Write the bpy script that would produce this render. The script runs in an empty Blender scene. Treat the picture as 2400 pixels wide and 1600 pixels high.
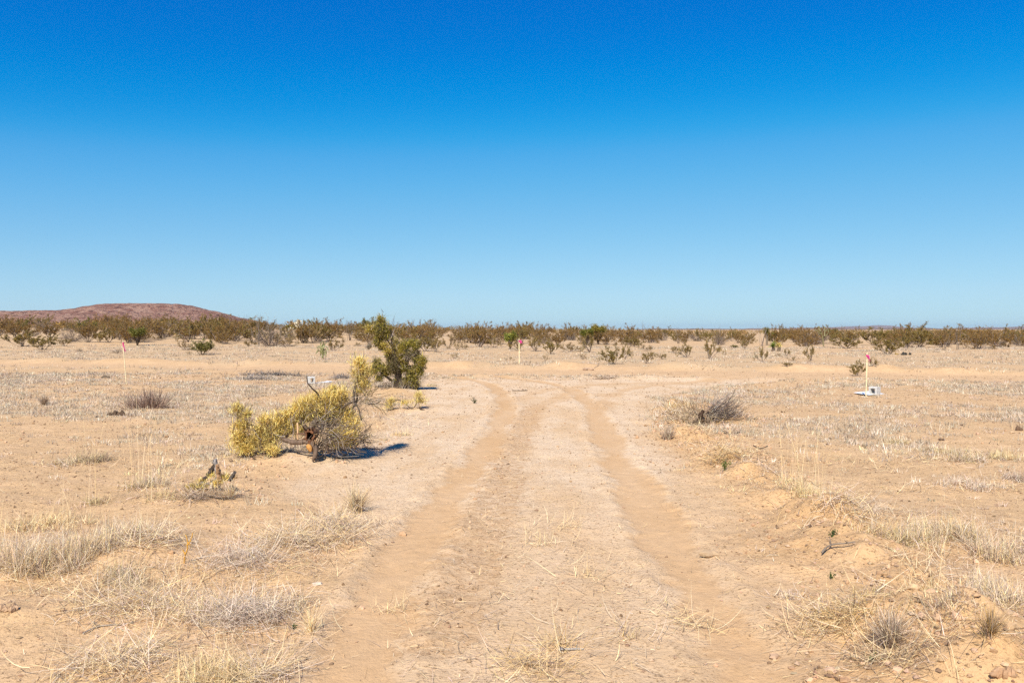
import bpy, math, random
import numpy as np
from mathutils import Vector

random.seed(11)
RS = np.random.default_rng(11)
SC = bpy.context.scene
COL = SC.collection
RAD = math.radians

# ------------------------------------------------------------------ camera, world, sun, exposure
F = 28.0 / 36.0 * 2400.0          # focal length in photograph pixels
HZ = 772.0                        # row of the level horizon in the photograph
EYE = 1.6
cam_d = bpy.data.cameras.new('camera')
cam = bpy.data.objects.new('camera', cam_d); COL.objects.link(cam)
cam_d.sensor_width = 36.0; cam_d.lens = 28.0
cam_d.shift_y = -(800.0 - HZ) / 2400.0
cam_d.clip_start = 0.05; cam_d.clip_end = 60000.0
cam.location = (0, 0, EYE); cam.rotation_euler = (RAD(90), 0, 0)
SC.camera = cam

SUN_EL = RAD(46.0)
SUN_AZ = math.atan2(-0.30, -0.954)   # compass bearing of the sun: atan2(x, y), behind the camera and a little to its left
sx, sy = math.sin(SUN_AZ), math.cos(SUN_AZ)
w = bpy.data.worlds.new('World'); SC.world = w; w.use_nodes = True
nt = w.node_tree; bg = nt.nodes['Background']
sky = nt.nodes.new('ShaderNodeTexSky'); sky.sky_type = 'NISHITA'
sky.sun_disc = False; sky.sun_elevation = SUN_EL; sky.sun_rotation = SUN_AZ
sky.altitude = 1200.0; sky.air_density = 1.0; sky.dust_density = 0.25; sky.ozone_density = 3.0
EXPO = 0.59; SKYK = 0.12; PRE = 0.127
# the sky's own colour, deepened as in clear dry polarised air
def vscale(src, k):
    v = nt.nodes.new('ShaderNodeVectorMath'); v.operation = 'SCALE'; v.inputs['Scale'].default_value = k; nt.links.new(src, v.inputs[0]); return v.outputs[0]
hs = nt.nodes.new('ShaderNodeHueSaturation'); hs.inputs['Saturation'].default_value = 1.3
nt.links.new(sky.outputs[0], hs.inputs['Color'])
cv = nt.nodes.new('ShaderNodeRGBCurve'); nt.links.new(vscale(hs.outputs[0], PRE), cv.inputs['Color'])
def curve(ch, pts):
    c = cv.mapping.curves[ch]; c.points[0].location = pts[0]; c.points[1].location = pts[-1]
    for p in pts[1:-1]: c.points.new(*p)
curve(0, [(0, 0), (.05, 0), (.07, 0), (.09, .008), (.138, .09), (.292, .235), (.74, .44), (1, .5)])
curve(1, [(0, 0), (.205, .18), (.275, .283), (.376, .417), (.591, .552), (.965, .70), (1, .71)])
curve(2, [(0, 0), (.3, .45), (.509, .645), (.624, .752), (.745, .82), (.915, .86), (1, .88)])
cv.mapping.update()
nt.links.new(vscale(cv.outputs[0], 1.0 / (SKYK * 2 ** EXPO)), bg.inputs['Color'])
bg.inputs['Strength'].default_value = SKYK
sun_d = bpy.data.lights.new('sun', 'SUN'); sun_d.energy = 5.0; sun_d.angle = RAD(0.53)
sun_d.color = (1.0, 0.945, 0.85)
sun = bpy.data.objects.new('sun', sun_d); COL.objects.link(sun)
sdir = Vector((sx * math.cos(SUN_EL), sy * math.cos(SUN_EL), math.sin(SUN_EL)))
sun.rotation_euler = sdir.to_track_quat('Z', 'Y').to_euler()
SC.view_settings.view_transform = 'Standard'; SC.view_settings.look = 'None'
SC.view_settings.exposure = EXPO; SC.view_settings.gamma = 1.0
SC.render.engine = 'CYCLES'
SC.cycles.use_denoising = False
SC.cycles.max_bounces = 6; SC.cycles.diffuse_bounces = 3; SC.cycles.transparent_max_bounces = 8

# ------------------------------------------------------------------ helpers
def ss(a, b, x):
    t = np.clip((np.asarray(x, float) - a) / (b - a), 0, 1); return t * t * (3 - 2 * t)

def _h(ix, iy, s):
    n = (ix.astype(np.int64) * 374761393 + iy.astype(np.int64) * 668265263 + s * 974634777) & 0x7fffffff
    n = ((n ^ (n >> 13)) * 1274126177) & 0x7fffffff
    n = ((n ^ (n >> 16)) * 668265263) & 0x7fffffff
    return (n & 0xffffff) / float(0xffffff)

def vn(x, y, sc, s=0):
    """value noise in -1..1, feature size sc"""
    x = np.asarray(x, float) / sc; y = np.asarray(y, float) / sc
    ix = np.floor(x); iy = np.floor(y); fx = x - ix; fy = y - iy
    fx = fx * fx * fx * (fx * (fx * 6 - 15) + 10); fy = fy * fy * fy * (fy * (fy * 6 - 15) + 10)
    ix = ix.astype(np.int64); iy = iy.astype(np.int64)
    a = _h(ix, iy, s); b = _h(ix + 1, iy, s); c = _h(ix, iy + 1, s); d = _h(ix + 1, iy + 1, s)
    return ((a + (b - a) * fx) * (1 - fy) + (c + (d - c) * fx) * fy) * 2 - 1

def fbm(x, y, sc, s=0, o=3):
    r = 0; a = 1.0; tot = 0
    for k in range(o):
        r = r + a * vn(x, y, sc / 2 ** k, s + 17 * k); tot += a; a *= 0.5
    return r / tot

def flat(px, py):
    d = py - HZ; y = EYE * F / d
    return np.array([(px - 1200.0) / F * y, y])

def segdist(x, y, pts):
    """distance to a polyline and the parameter along it"""
    best = np.full(np.shape(x), 1e9)
    for (x0, y0), (x1, y1) in zip(pts[:-1], pts[1:]):
        dx, dy = x1 - x0, y1 - y0; L = dx * dx + dy * dy
        t = np.clip(((x - x0) * dx + (y - y0) * dy) / L, 0, 1)
        best = np.minimum(best, np.hypot(x - x0 - t * dx, y - y0 - t * dy))
    return best

P = lambda *l: [tuple(flat(a, b)) for a, b in l]
# wheel tracks of the drive, turning into the cross road at the far end
TRL = P((800, 1640), (838, 1560), (885, 1430), (975, 1262), (1058, 1150), (1128, 1062), (1168, 1000), (1184, 958), (1180, 930), (1165, 908), (1130, 893), (1060, 880), (960, 871))
TRR = P((1800, 1620), (1702, 1480), (1622, 1350), (1545, 1235), (1482, 1130), (1442, 1065), (1416, 1005), (1392, 958), (1362, 925), (1330, 906), (1270, 893), (1150, 880), (1000, 872))
TR2 = P((1395, 960), (1420, 930), (1470, 910), (1560, 897), (1700, 889))            # the swing to the right
TR3 = P((1184, 958), (1215, 930), (1290, 910), (1400, 899), (1560, 893))
TR4 = P((1225, 1010), (1262, 950), (1330, 920))
ROUGH = P((1015, 1500), (1085, 1330), (1150, 1180), (1190, 1080), (1225, 1000), (1255, 945))
YL = np.array([2.0, 3.6, 6.2, 9.1, 11.0, 13.0, 19.0, 24.0, 27.0]); XL = np.array([-0.8, -0.97, -1.2, -2.7, -2.4, -2.1, -2.2, -3.4, -7.0])
YR = np.array([2.0, 3.6, 6.2, 9.1, 13.0, 19.0, 23.0, 25.0]); XR = np.array([1.15, 1.3, 2.0, 2.1, 2.35, 3.4, 6.0, 9.0])
BERM = P((2330, 1590), (2230, 1490), (2080, 1330), (1930, 1240), (1790, 1130), (1690, 1065), (1600, 1010), (1560, 960))
MOUNDS = [(2060, 1310, .30, .13), (1935, 1225, .34, .15), (1880, 1290, .4, .07), (2250, 1530, .33, .14), (2360, 1490, .28, .13), (2060, 1470, .30, .09), (2000, 1590, .35, .06),
          (1620, 960, .62, .20), (1700, 990, .5, .10), (1740, 1080, .5, .09), (1590, 1020, .4, .09), (2395, 1600, .3, .10),
          (470, 1165, .45, .09), (620, 1075, .6, .07), (740, 1085, .6, .06), (60, 1430, .35, .06), (910, 915, .9, .12), (985, 955, .6, .10), (130, 1310, .6, .07), (330, 1290, .5, .05), (2180, 1230, .7, .07)]
MOUNDS = [(*flat(a, b), r, h) for a, b, r, h in MOUNDS]

def road_v(x, y): return y - (30.7 - 0.26 * x)          # signed distance from the cross road's middle line

def masks(x, y):
    j = vn(x, y, .5, 3) * .06 + vn(x, y, .16, 4) * .045 + vn(x, y, .08, 44) * .02
    jj = j + vn(x, y, 1.3, 41) * .08 + vn(x, y, .07, 42) * .03
    tl = np.minimum(segdist(x, y, TRL), segdist(x, y, TRR)) + jj
    t = 1 - ss(.05, .31, tl)
    t2 = np.minimum(np.minimum(segdist(x, y, TR2), segdist(x, y, TR3)), segdist(x, y, TR4)) + jj
    t = np.maximum(t, .62 * (1 - ss(.06, .50, t2 + vn(x, y, 1.1, 45) * .16)))
    rv = road_v(x, y) + vn(x, y, 3, 5) * .5
    road = ss(-3.4, -2.4, rv) * (1 - ss(2.4, 3.3, rv))
    dl = x - np.interp(y, YL, XL); dr = np.interp(y, YR, XR) - x
    inside = np.minimum(dl, dr) + vn(x, y, .9, 6) * .3 + vn(x, y, .3, 7) * .12
    drive = ss(-.25, .25, inside) * (1 - ss(25, 28, y))
    rough = (1 - ss(.10, .36, segdist(x, y, ROUGH) + j)) * .9
    soil = np.zeros_like(t)
    for mx, my, r, h in MOUNDS[:12]:
        soil = np.maximum(soil, np.exp(-((x - mx) ** 2 + (y - my) ** 2) / (r * r * 2.2)))
    soil = np.maximum(soil, .8 * (1 - ss(.1, .6, segdist(x, y, BERM) + j * 2)))
    return t, road, drive, rough, soil

def height(x, y, fine=True):
    x = np.asarray(x, float); y = np.asarray(y, float)
    u = x / np.maximum(y, 5.0)
    z = 1.9 * ss(48, 150, y) * (1 - ss(-.48, .30, u))
    z = z + (.5 * fbm(x, y, 60, 31, 2)) * ss(60, 200, y) * ss(-.1, .5, 1 - abs(u)) * .5
    z = z + .9 * ss(500, 1600, y) * ss(.38, .62, u)
    t, road, drive, rough, soil = masks(x, y)
    near = 1 - ss(60, 120, np.hypot(x, y))
    z = z + near * (vn(x, y, 7, 8) * .05 * (1 - drive) + vn(x, y, 2.2, 9) * .022 * (1 - .7 * drive))
    z = z - .034 * t + .016 * np.exp(-((np.minimum(segdist(x, y, TRL), segdist(x, y, TRR)) - .29) / .07) ** 2) * near * (1 + .9 * vn(x, y, .15, 43)) - .05 * drive * near * (1 - t) * .4
    for mx, my, r, h in MOUNDS:
        q = np.exp(-((x - mx) ** 2 + (y - my) ** 2) / (r * r))
        z = z + .8 * h * q * (1 + .45 * vn(x, y, .33, 10) + .25 * vn(x, y, .13, 11))
    z = z + .075 * np.exp(-(segdist(x, y, BERM) / .30) ** 2) * (1 + .8 * vn(x, y, .4, 12) + .5 * vn(x, y, .15, 46))
    rv = road_v(x, y)
    z = z + near * (.17 * np.exp(-((rv - 3.5) / .7) ** 2) * (1 + .8 * vn(x, y, 1.1, 13)) + .07 * np.exp(-((rv + 3.3) / .5) ** 2) * (1 + .9 * vn(x, y, .9, 14)))
    z = z - near * .05 * road
    for k in (-1.9, -.4, 1.2):
        z = z - near * .02 * np.exp(-((rv - k + .2 * vn(x, y, 6, 15)) / .25) ** 2)
    if fine:
        a = near * (1 - .8 * t) * (.55 + .45 * (1 - drive) + .7 * soil)
        z = z + a * (.016 * vn(x, y, .55, 20) + .010 * vn(x, y, .21, 21) + .006 * vn(x, y, .09, 22))
        z = z + near * .004 * t * vn(x, y, .07, 23)
    return z

def hz(x, y): return float(height(np.array([x]), np.array([y]))[0])

_ys = np.concatenate([np.arange(2.5, 40, .1), np.geomspace(40, 3000, 800)])
def G(px, py):
    """where the ray through a photograph pixel meets the ground"""
    ux = (px - 1200.0) / F; uz = (HZ - py) / F
    d = (EYE + uz * _ys) - height(ux * _ys, _ys, False)
    i = np.argmax(d < 0) if (d < 0).any() else len(_ys) - 1
    i = max(i, 1)
    y = _ys[i - 1] + (_ys[i] - _ys[i - 1]) * d[i - 1] / max(d[i - 1] - d[i], 1e-9)
    x = ux * y
    return x, y, hz(x, y)

class MB:
    def __init__(s): s.V = []; s.F = []; s.C = []; s.M = []; s.n = 0
    def add(s, V, Fc, C=None, m=0):
        V = np.asarray(V, float).reshape(-1, 3); Fc = np.asarray(Fc, np.int64)
        if C is None: C = (.5, .5, .5)
        C = np.asarray(C, float)
        if C.ndim == 1: C = np.tile(C[:3], (len(V), 1))
        s.V.append(V); s.F.append(Fc + s.n); s.C.append(C[:, :3]); s.M.append(np.full(len(Fc), m)); s.n += len(V)
    def mesh(s, name, mats, smooth=False):
        me = bpy.data.meshes.new(name)
        V = np.concatenate(s.V); C = np.concatenate(s.C)
        loops = np.concatenate([f.ravel() for f in s.F])
        tot = np.concatenate([np.full(len(f), f.shape[1]) for f in s.F]); st = np.concatenate([[0], np.cumsum(tot)[:-1]])
        me.vertices.add(len(V)); me.vertices.foreach_set('co', V.ravel())
        me.loops.add(len(loops)); me.loops.foreach_set('vertex_index', loops.astype(np.int32))
        me.polygons.add(len(tot)); me.polygons.foreach_set('loop_start', st.astype(np.int32)); me.polygons.foreach_set('loop_total', tot.astype(np.int32))
        me.polygons.foreach_set('material_index', np.concatenate(s.M).astype(np.int32))
        me.polygons.foreach_set('use_smooth', np.full(len(tot), smooth))
        at = me.attributes.new('tint', 'FLOAT_COLOR', 'POINT')
        at.data.foreach_set('color', np.concatenate([C, np.ones((len(C), 1))], 1).astype(np.float32).ravel())
        for m in (mats if isinstance(mats, (list, tuple)) else [mats]): me.materials.append(m)
        me.update(calc_edges=True); me.validate()
        return me
    def obj(s, name, mats, parent=None, smooth=False, loc=None):
        o = bpy.data.objects.new(name, s.mesh(name, mats, smooth)); COL.objects.link(o)
        if parent is not None: o.parent = parent
        if loc is not None: o.location = loc
        return o

def tag(o, label, cat, group=None, kind=None):
    if label: o['label'] = label
    if cat: o['category'] = cat
    if group: o['group'] = group
    if kind: o['kind'] = kind
    return o

def thing(name, label, cat, loc, rz=0, group=None):
    o = bpy.data.objects.new(name, None); COL.objects.link(o)
    o.empty_display_size = .1; o.location = loc; o.rotation_euler = (0, 0, rz)
    return tag(o, label, cat, group)

def struct(o): o['kind'] = 'structure'; return o

def tube(pts, rad, sides=5, col=(.2, .15, .1), mb=None, m=0, cap=True):
    p = np.asarray(pts, float); r = np.broadcast_to(np.asarray(rad, float), (len(p),))
    d = np.gradient(p, axis=0); d /= np.linalg.norm(d, axis=1, keepdims=True) + 1e-9
    ref = np.array([.31, .17, .93]) if abs(d[0] @ np.array([.31, .17, .93])) < .9 else np.array([1., 0, 0])
    a = np.cross(d, ref); a /= np.linalg.norm(a, axis=1, keepdims=True) + 1e-9
    b = np.cross(d, a)
    th = np.arange(sides) * 2 * math.pi / sides
    V = p[:, None] + r[:, None, None] * (a[:, None] * np.cos(th)[None, :, None] + b[:, None] * np.sin(th)[None, :, None])
    V = V.reshape(-1, 3); n = len(p)
    i = np.arange(n - 1)[:, None] * sides; k = np.arange(sides)[None]; k2 = (k + 1) % sides
    Fq = np.stack([i + k, i + k2, i + sides + k2, i + sides + k], -1).reshape(-1, 4)
    mb.add(V, Fq, col, m)
    if cap and sides == 4:
        mb.add(V[:4], [[3, 2, 1, 0]], col if np.ndim(col) == 1 else col[:4], m); mb.add(V[-4:], [[0, 1, 2, 3]], col if np.ndim(col) == 1 else col[-4:], m)
    elif cap and sides > 4:
        for base, rev in ((0, True), ((n - 1) * sides, False)):
            ring = V[base:base + sides]; c = ring.mean(0)
            VV = np.vstack([ring, c]); k = np.arange(sides)
            Ft = np.stack([k, (k + 1) % sides, np.full(sides, sides)], -1)
            if rev: Ft = Ft[:, ::-1]
            mb.add(VV, Ft, col if np.ndim(col) == 1 else np.tile(col[base], (sides + 1, 1)), m)

def smooth_path(pts, n=12):
    p = np.asarray(pts, float); t = np.linspace(0, len(p) - 1, n)
    out = []
    for v in t:
        i = min(int(v), len(p) - 2); f = v - i
        p0 = p[max(i - 1, 0)]; p1 = p[i]; p2 = p[i + 1]; p3 = p[min(i + 2, len(p) - 1)]
        out.append(.5 * ((2 * p1) + (-p0 + p2) * f + (2 * p0 - 5 * p1 + 4 * p2 - p3) * f * f + (-p0 + 3 * p1 - 3 * p2 + p3) * f ** 3))
    return np.array(out)

def blades(mb, base, az, length, lean, curve, width, col, nseg=3, m=0, taper=.85):
    N = len(base); t = np.linspace(0, 1, nseg + 1)
    th = lean[:, None] + curve[:, None] * (t[None] - .5 / nseg)
    st = (length / nseg)[:, None]
    ca, sa = np.cos(az)[:, None], np.sin(az)[:, None]
    dx = st * np.sin(th) * ca; dy = st * np.sin(th) * sa; dz = st * np.cos(th)
    dx[:, 0] = dy[:, 0] = dz[:, 0] = 0
    p = np.stack([np.cumsum(dx, 1), np.cumsum(dy, 1), np.cumsum(dz, 1)], -1) + base[:, None]
    fa = az + RS.normal(math.pi / 2, .7, N)
    side = np.stack([np.cos(fa), np.sin(fa), RS.normal(0, .25, N)], -1)
    wd = (width * .5)[:, None] * (1 - taper * t[None] ** 1.6)
    L = p - side[:, None] * wd[..., None]; R = p + side[:, None] * wd[..., None]
    V = np.stack([L, R], 2).reshape(N, -1, 3)
    k = np.arange(nseg) * 2
    f = np.stack([k, k + 1, k + 3, k + 2], -1)[None] + (np.arange(N) * (nseg + 1) * 2)[:, None, None]
    C = np.repeat(col[:, None], (nseg + 1) * 2, 1)
    mb.add(V.reshape(-1, 3), f.reshape(-1, 4), C.reshape(-1, 3), m)

def leaves(mb, c, ln, wd, col, m=0, dirs=None, sharp=False):
    N = len(c)
    d = RS.normal(size=(N, 3)) if dirs is None else dirs + RS.normal(size=(N, 3)) * .5
    d /= np.linalg.norm(d, axis=1, keepdims=True)
    s = np.cross(d, RS.normal(size=(N, 3))); s /= np.linalg.norm(s, axis=1, keepdims=True) + 1e-9
    ln = np.broadcast_to(ln, (N,))[:, None]; wd = np.broadcast_to(wd, (N,))[:, None]
    V = np.stack([c - d * ln * .5 - s * wd * .1, c - s * wd * .5, c + d * ln * .5, c + s * wd * .5], 1)
    f = np.arange(N * 4).reshape(N, 4)
    mb.add(V.reshape(-1, 3), f, np.repeat(col, 4, 0), m)

def pal(cols, wts, n, jit=.12):
    cols = np.array(cols); i = RS.choice(len(cols), n, p=np.array(wts) / sum(wts))
    c = cols[i] * (1 + RS.normal(0, jit, (n, 1))) * (1 + RS.normal(0, jit * .25, (n, 3)))
    return np.clip(c, .004, .95)

# ------------------------------------------------------------------ materials
def tint_mat(name, rough=.85, spec=.15, transl=0.0, bump=None):
    m = bpy.data.materials.new(name); m.use_nodes = True; n = m.node_tree.nodes; l = m.node_tree.links
    b = n['Principled BSDF']; b.inputs['Roughness'].default_value = rough; b.inputs['Specular IOR Level'].default_value = spec
    a = n.new('ShaderNodeAttribute'); a.attribute_name = 'tint'
    src = a.outputs['Color']
    if name == 'shrub_leaf':
        g = n.new('ShaderNodeVectorMath'); g.operation = 'SCALE'; g.inputs['Scale'].default_value = .78; l.new(src, g.inputs[0]); src = g.outputs[0]
    if bump:
        tc = n.new('ShaderNodeTexCoord'); nz = n.new('ShaderNodeTexNoise'); nz.inputs['Scale'].default_value = bump[0]; nz.inputs['Detail'].default_value = 6
        l.new(tc.outputs['Object'], nz.inputs['Vector'])
        mx = n.new('ShaderNodeMix'); mx.data_type = 'RGBA'; mx.blend_type = 'MULTIPLY'; mx.inputs['Factor'].default_value = .8
        r = n.new('ShaderNodeValToRGB'); r.color_ramp.elements[0].position = .3; r.color_ramp.elements[1].position = .7
        r.color_ramp.elements[0].color = (.5, .5, .5, 1); r.color_ramp.elements[1].color = (1.15, 1.15, 1.15, 1)
        l.new(nz.outputs[0], r.inputs[0]); l.new(src, mx.inputs['A']); l.new(r.outputs[0], mx.inputs['B']); src = mx.outputs['Result']
        bp = n.new('ShaderNodeBump'); bp.inputs['Strength'].default_value = .6; bp.inputs['Distance'].default_value = bump[1]
        l.new(nz.outputs[0], bp.inputs['Height']); l.new(bp.outputs[0], b.inputs['Normal'])
    l.new(src, b.inputs['Base Color'])
    if transl > 0:
        tr = n.new('ShaderNodeBsdfTranslucent'); ms = n.new('ShaderNodeMixShader'); ms.inputs[0].default_value = transl
        l.new(src, tr.inputs['Color']); l.new(b.outputs[0], ms.inputs[1]); l.new(tr.outputs[0], ms.inputs[2])
        l.new(ms.outputs[0], n['Material Output'].inputs['Surface'])
    return m

M_STRAW = tint_mat('dry_straw', .75, .2, .18)
M_LEAF = tint_mat('shrub_leaf', .6, .25, .2)
M_TWIG = tint_mat('shrub_twig', .85, .1)
M_BARK = tint_mat('bark', .9, .1, 0, (26.0, .012))
M_CLOD = tint_mat('dry_soil_clod', .95, .05)
M_CONC = tint_mat('concrete', .92, .1, 0, (45.0, .002))
M_SHEET = tint_mat('white_board', .5, .3)
M_WOOD = tint_mat('pale_lath_wood', .8, .15, 0, (30.0, .001))
M_RIB = tint_mat('pink_flagging_tape', .4, .4, .35)

def ground_material():
    m = bpy.data.materials.new('desert_ground'); m.use_nodes = True; n = m.node_tree.nodes; l = m.node_tree.links
    b = n['Principled BSDF']; b.inputs['Roughness'].default_value = .95; b.inputs['Specular IOR Level'].default_value = .08
    tc = n.new('ShaderNodeTexCoord')
    def noise(sc, det=4, rough=.6, stretch=None):
        z = n.new('ShaderNodeTexNoise'); z.inputs['Scale'].default_value = sc; z.inputs['Detail'].default_value = det; z.inputs['Roughness'].default_value = rough
        if stretch:
            mp = n.new('ShaderNodeMapping'); mp.inputs['Scale'].default_value = stretch; l.new(tc.outputs['Object'], mp.inputs[0]); l.new(mp.outputs[0], z.inputs['Vector'])
        else: l.new(tc.outputs['Object'], z.inputs['Vector'])
        return z.outputs[0]
    def ramp(src, a, bb, c0=0., c1=1.):
        r = n.new('ShaderNodeMapRange'); r.inputs['From Min'].default_value = a; r.inputs['From Max'].default_value = bb
        r.inputs['To Min'].default_value = c0; r.inputs['To Max'].default_value = c1; l.new(src, r.inputs['Value']); return r.outputs[0]
    def mul(a, bb):
        r = n.new('ShaderNodeMath'); r.operation = 'MULTIPLY'
        for k, v in enumerate((a, bb)):
            if isinstance(v, (int, float)): r.inputs[k].default_value = v
            else: l.new(v, r.inputs[k])
        return r.outputs[0]
    def mix(fac, a, bb):
        r = n.new('ShaderNodeMix'); r.data_type = 'RGBA'
        l.new(fac, r.inputs['Factor'])
        for k, v in (('A', a), ('B', bb)):
            if isinstance(v, tuple): r.inputs[k].default_value = (v[0] * .965, v[1] * .908, v[2] * .755, 1)
            else: l.new(v, r.inputs[k])
        return r.outputs['Result']
    def attr(nm):
        a = n.new('ShaderNodeAttribute'); a.attribute_name = nm
        s = n.new('ShaderNodeSeparateColor'); l.new(a.outputs['Color'], s.inputs[0]); return s.outputs
    A = attr('zone_a'); B = attr('zone_b')          # A: track, road, drive   B: rough, soil, grass
    big = noise(.35, 4); big2 = noise(.9, 4, .6, (1.6, .55, 1)); mid = noise(2.2, 5); fine = noise(16, 5, .7); speck = noise(48, 4, .75); streak = noise(5, 6, .7, (1, 1.9, 1))
    def rag(src, k):
        a = n.new('ShaderNodeMath'); a.operation = 'MULTIPLY_ADD'; l.new(fine, a.inputs[0]); a.inputs[1].default_value = k; l.new(src, a.inputs[2]); return ramp(a.outputs[0], k * .5 + .18, k * .5 + .72)
    c = mix(ramp(mid, .35, .65), (.60, .42, .275), (.53, .365, .225))
    c = mix(ramp(big, .45, .7), c, (.51, .355, .225))
    pale = mix(ramp(streak, .38, .62), (.60, .46, .345), (.68, .54, .43))
    c = mix(mul(A[2], ramp(big2, .38, .56, .35, 1.0)), c, pale)
    c = mix(mul(A[1], .85), c, mix(ramp(mid, .4, .6), (.60, .42, .28), (.54, .375, .245)))
    c = mix(mul(B[2], ramp(fine, .42, .62, .15, .85)), c, (.47, .375, .28))
    c = mix(mul(B[1], ramp(mid, .3, .6, .5, .9)), c, mix(ramp(fine, .35, .65), (.55, .36, .21), (.45, .285, .155)))
    c = mix(mul(rag(B[0], 1.5), ramp(fine, .38, .60, .15, .85)), c, (.48, .32, .20))
    c = mix(mul(rag(A[0], .9), ramp(big2, .3, .6, .95, .7)), c, mix(ramp(fine, .4, .6), (.535, .355, .215), (.485, .32, .19)))
    notrack = ramp(A[0], 0, 1, 1, .15)
    # dark specks: dry crumbs and plant bits, with the clods' own shade painted in
    crumbs = mul(mul(ramp(speck, .54, .62), ramp(fine, .40, .54)), notrack)
    c = mix(mul(crumbs, .85), c, (.19, .115, .062))
    crumb_shade = mul(ramp(streak, .54, .64), ramp(speck, .46, .60)); c = mix(mul(mul(crumb_shade, notrack), .8), c, (.30, .195, .11))
    l.new(c, b.inputs['Base Color'])
    bp = n.new('ShaderNodeBump'); bp.inputs['Strength'].default_value = .8; bp.inputs['Distance'].default_value = .02
    l.new(mul(fine, ramp(A[0], 0, 1, 1, .45)), bp.inputs['Height'])
    bp2 = n.new('ShaderNodeBump'); bp2.inputs['Strength'].default_value = .7; bp2.inputs['Distance'].default_value = .010
    l.new(speck, bp2.inputs['Height']); l.new(bp.outputs[0], bp2.inputs['Normal']); l.new(bp2.outputs[0], b.inputs['Normal'])
    return m
M_GROUND = ground_material()

# ------------------------------------------------------------------ the ground (one grid, cut into ground, road and drive without a gap)
def axis(lo, hi, step, end, g, neg_end=None):
    a = list(np.arange(lo, hi + 1e-6, step)); s = step
    while a[-1] < end: s *= g; a.append(a[-1] + s)
    return a
xp = axis(0, 3.2, .035, 16000, 1.028); gx = np.array([-v for v in xp[:0:-1]] + xp)
yp = axis(2.4, 9.0, .035, 16000, 1.019); yn = axis(0, .1, .3, 60, 1.35)
gy = np.array([2.4 - v - .2 for v in yn[::-1]] + yp)
X, Y = np.meshgrid(gx, gy); nx, ny = len(gx), len(gy)
Z = height(X.ravel(), Y.ravel()).reshape(X.shape)
t_, road_, drive_, rough_, soil_ = [m.reshape(X.shape) for m in masks(X.ravel(), Y.ravel())]
grass_ = (ss(-.1, .35, fbm(X, Y, 2.6, 51, 3)) * (1 - drive_) * (1 - road_))
grass_ = np.maximum(grass_, .8 * ss(3.6, 5, road_v(X, Y)) * ss(-.5, .3, fbm(X, Y, 9, 52, 3)))
grass_ = grass_ * (1 - ss(110, 180, Y)) + ss(110, 180, Y) * (.3 + .5 * ss(-.2, .3, fbm(X, Y * .4, 60, 53, 3)))
VV = np.stack([X, Y, Z], -1).reshape(-1, 3)
idx = np.arange(nx * ny).reshape(ny, nx)
FQ = np.stack([idx[:-1, :-1], idx[:-1, 1:], idx[1:, 1:], idx[1:, :-1]], -1)
zx = np.gradient(Z, gx, axis=1); zy = np.gradient(Z, gy, axis=0)
NN = np.stack([-zx, -zy, np.ones_like(Z)], -1); NN /= np.linalg.norm(NN, axis=-1, keepdims=True); NN = NN.reshape(-1, 3)
fc = lambda a: (a[:-1, :-1] + a[1:, 1:]) * .5
sel_road = fc(road_) > .5
sel_drive = (fc(drive_) > .5) & ~sel_road
def ground_piece(name, sel):
    f = FQ[sel]; u, inv = np.unique(f, return_inverse=True); f = inv.reshape(f.shape)
    mb = MB(); mb.add(VV[u], f); me = mb.mesh(name, M_GROUND, True)
    for nm, arrs in (('zone_a', (t_, road_, drive_ * (.5 + .5 * ss(5.5, 9.5, Y)))), ('zone_b', (rough_, soil_, grass_))):
        at = me.attributes.new(nm, 'FLOAT_COLOR', 'POINT')
        d = np.stack([a.ravel()[u] for a in arrs] + [np.ones(len(u))], -1).astype(np.float32); at.data.foreach_set('color', d.ravel())
    me.normals_split_custom_set_from_vertices(NN[u])
    o = bpy.data.objects.new(name, me); COL.objects.link(o); return struct(o)
ground_piece('ground', ~(sel_road | sel_drive)); ground_piece('dirt_road', sel_road); ground_piece('dirt_track', sel_drive)

# ------------------------------------------------------------------ far hills
def rock_mat(name, c0, c1, c2, sc):
    m = bpy.data.materials.new(name); m.use_nodes = True; n = m.node_tree.nodes; l = m.node_tree.links
    b = n['Principled BSDF']; b.inputs['Roughness'].default_value = .95; b.inputs['Specular IOR Level'].default_value = .05
    tc = n.new('ShaderNodeTexCoord'); mp = n.new('ShaderNodeMapping'); mp.inputs['Scale'].default_value = (1, 1, 2.6)
    l.new(tc.outputs['Object'], mp.inputs[0])
    def nz(s, d=6):
        z = n.new('ShaderNodeTexNoise'); z.inputs['Scale'].default_value = s; z.inputs['Detail'].default_value = d; z.inputs['Roughness'].default_value = .7; l.new(mp.outputs[0], z.inputs['Vector']); return z.outputs[0]
    def mix(f, a, bb, lo, hi):
        r = n.new('ShaderNodeMapRange'); r.inputs['From Min'].default_value = lo; r.inputs['From Max'].default_value = hi; l.new(f, r.inputs['Value'])
        x = n.new('ShaderNodeMix'); x.data_type = 'RGBA'; l.new(r.outputs[0], x.inputs['Factor'])
        for k, v in (('A', a), ('B', bb)):
            if isinstance(v, tuple): x.inputs[k].default_value = (*v, 1)
            else: l.new(v, x.inputs[k])
        return x.outputs['Result']
    c = mix(nz(.06 * sc), c0, c1, .42, .58); c = mix(nz(.16 * sc, 4), c, c2, .52, .60)
    l.new(c, b.inputs['Base Color'])
    bp = n.new('ShaderNodeBump'); bp.inputs['Strength'].default_value = 1.0; bp.inputs['Distance'].default_value = 6.0 / sc
    l.new(nz(.2 * sc), bp.inputs['Height']); l.new(bp.outputs[0], b.inputs['Normal'])
    return m

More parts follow.
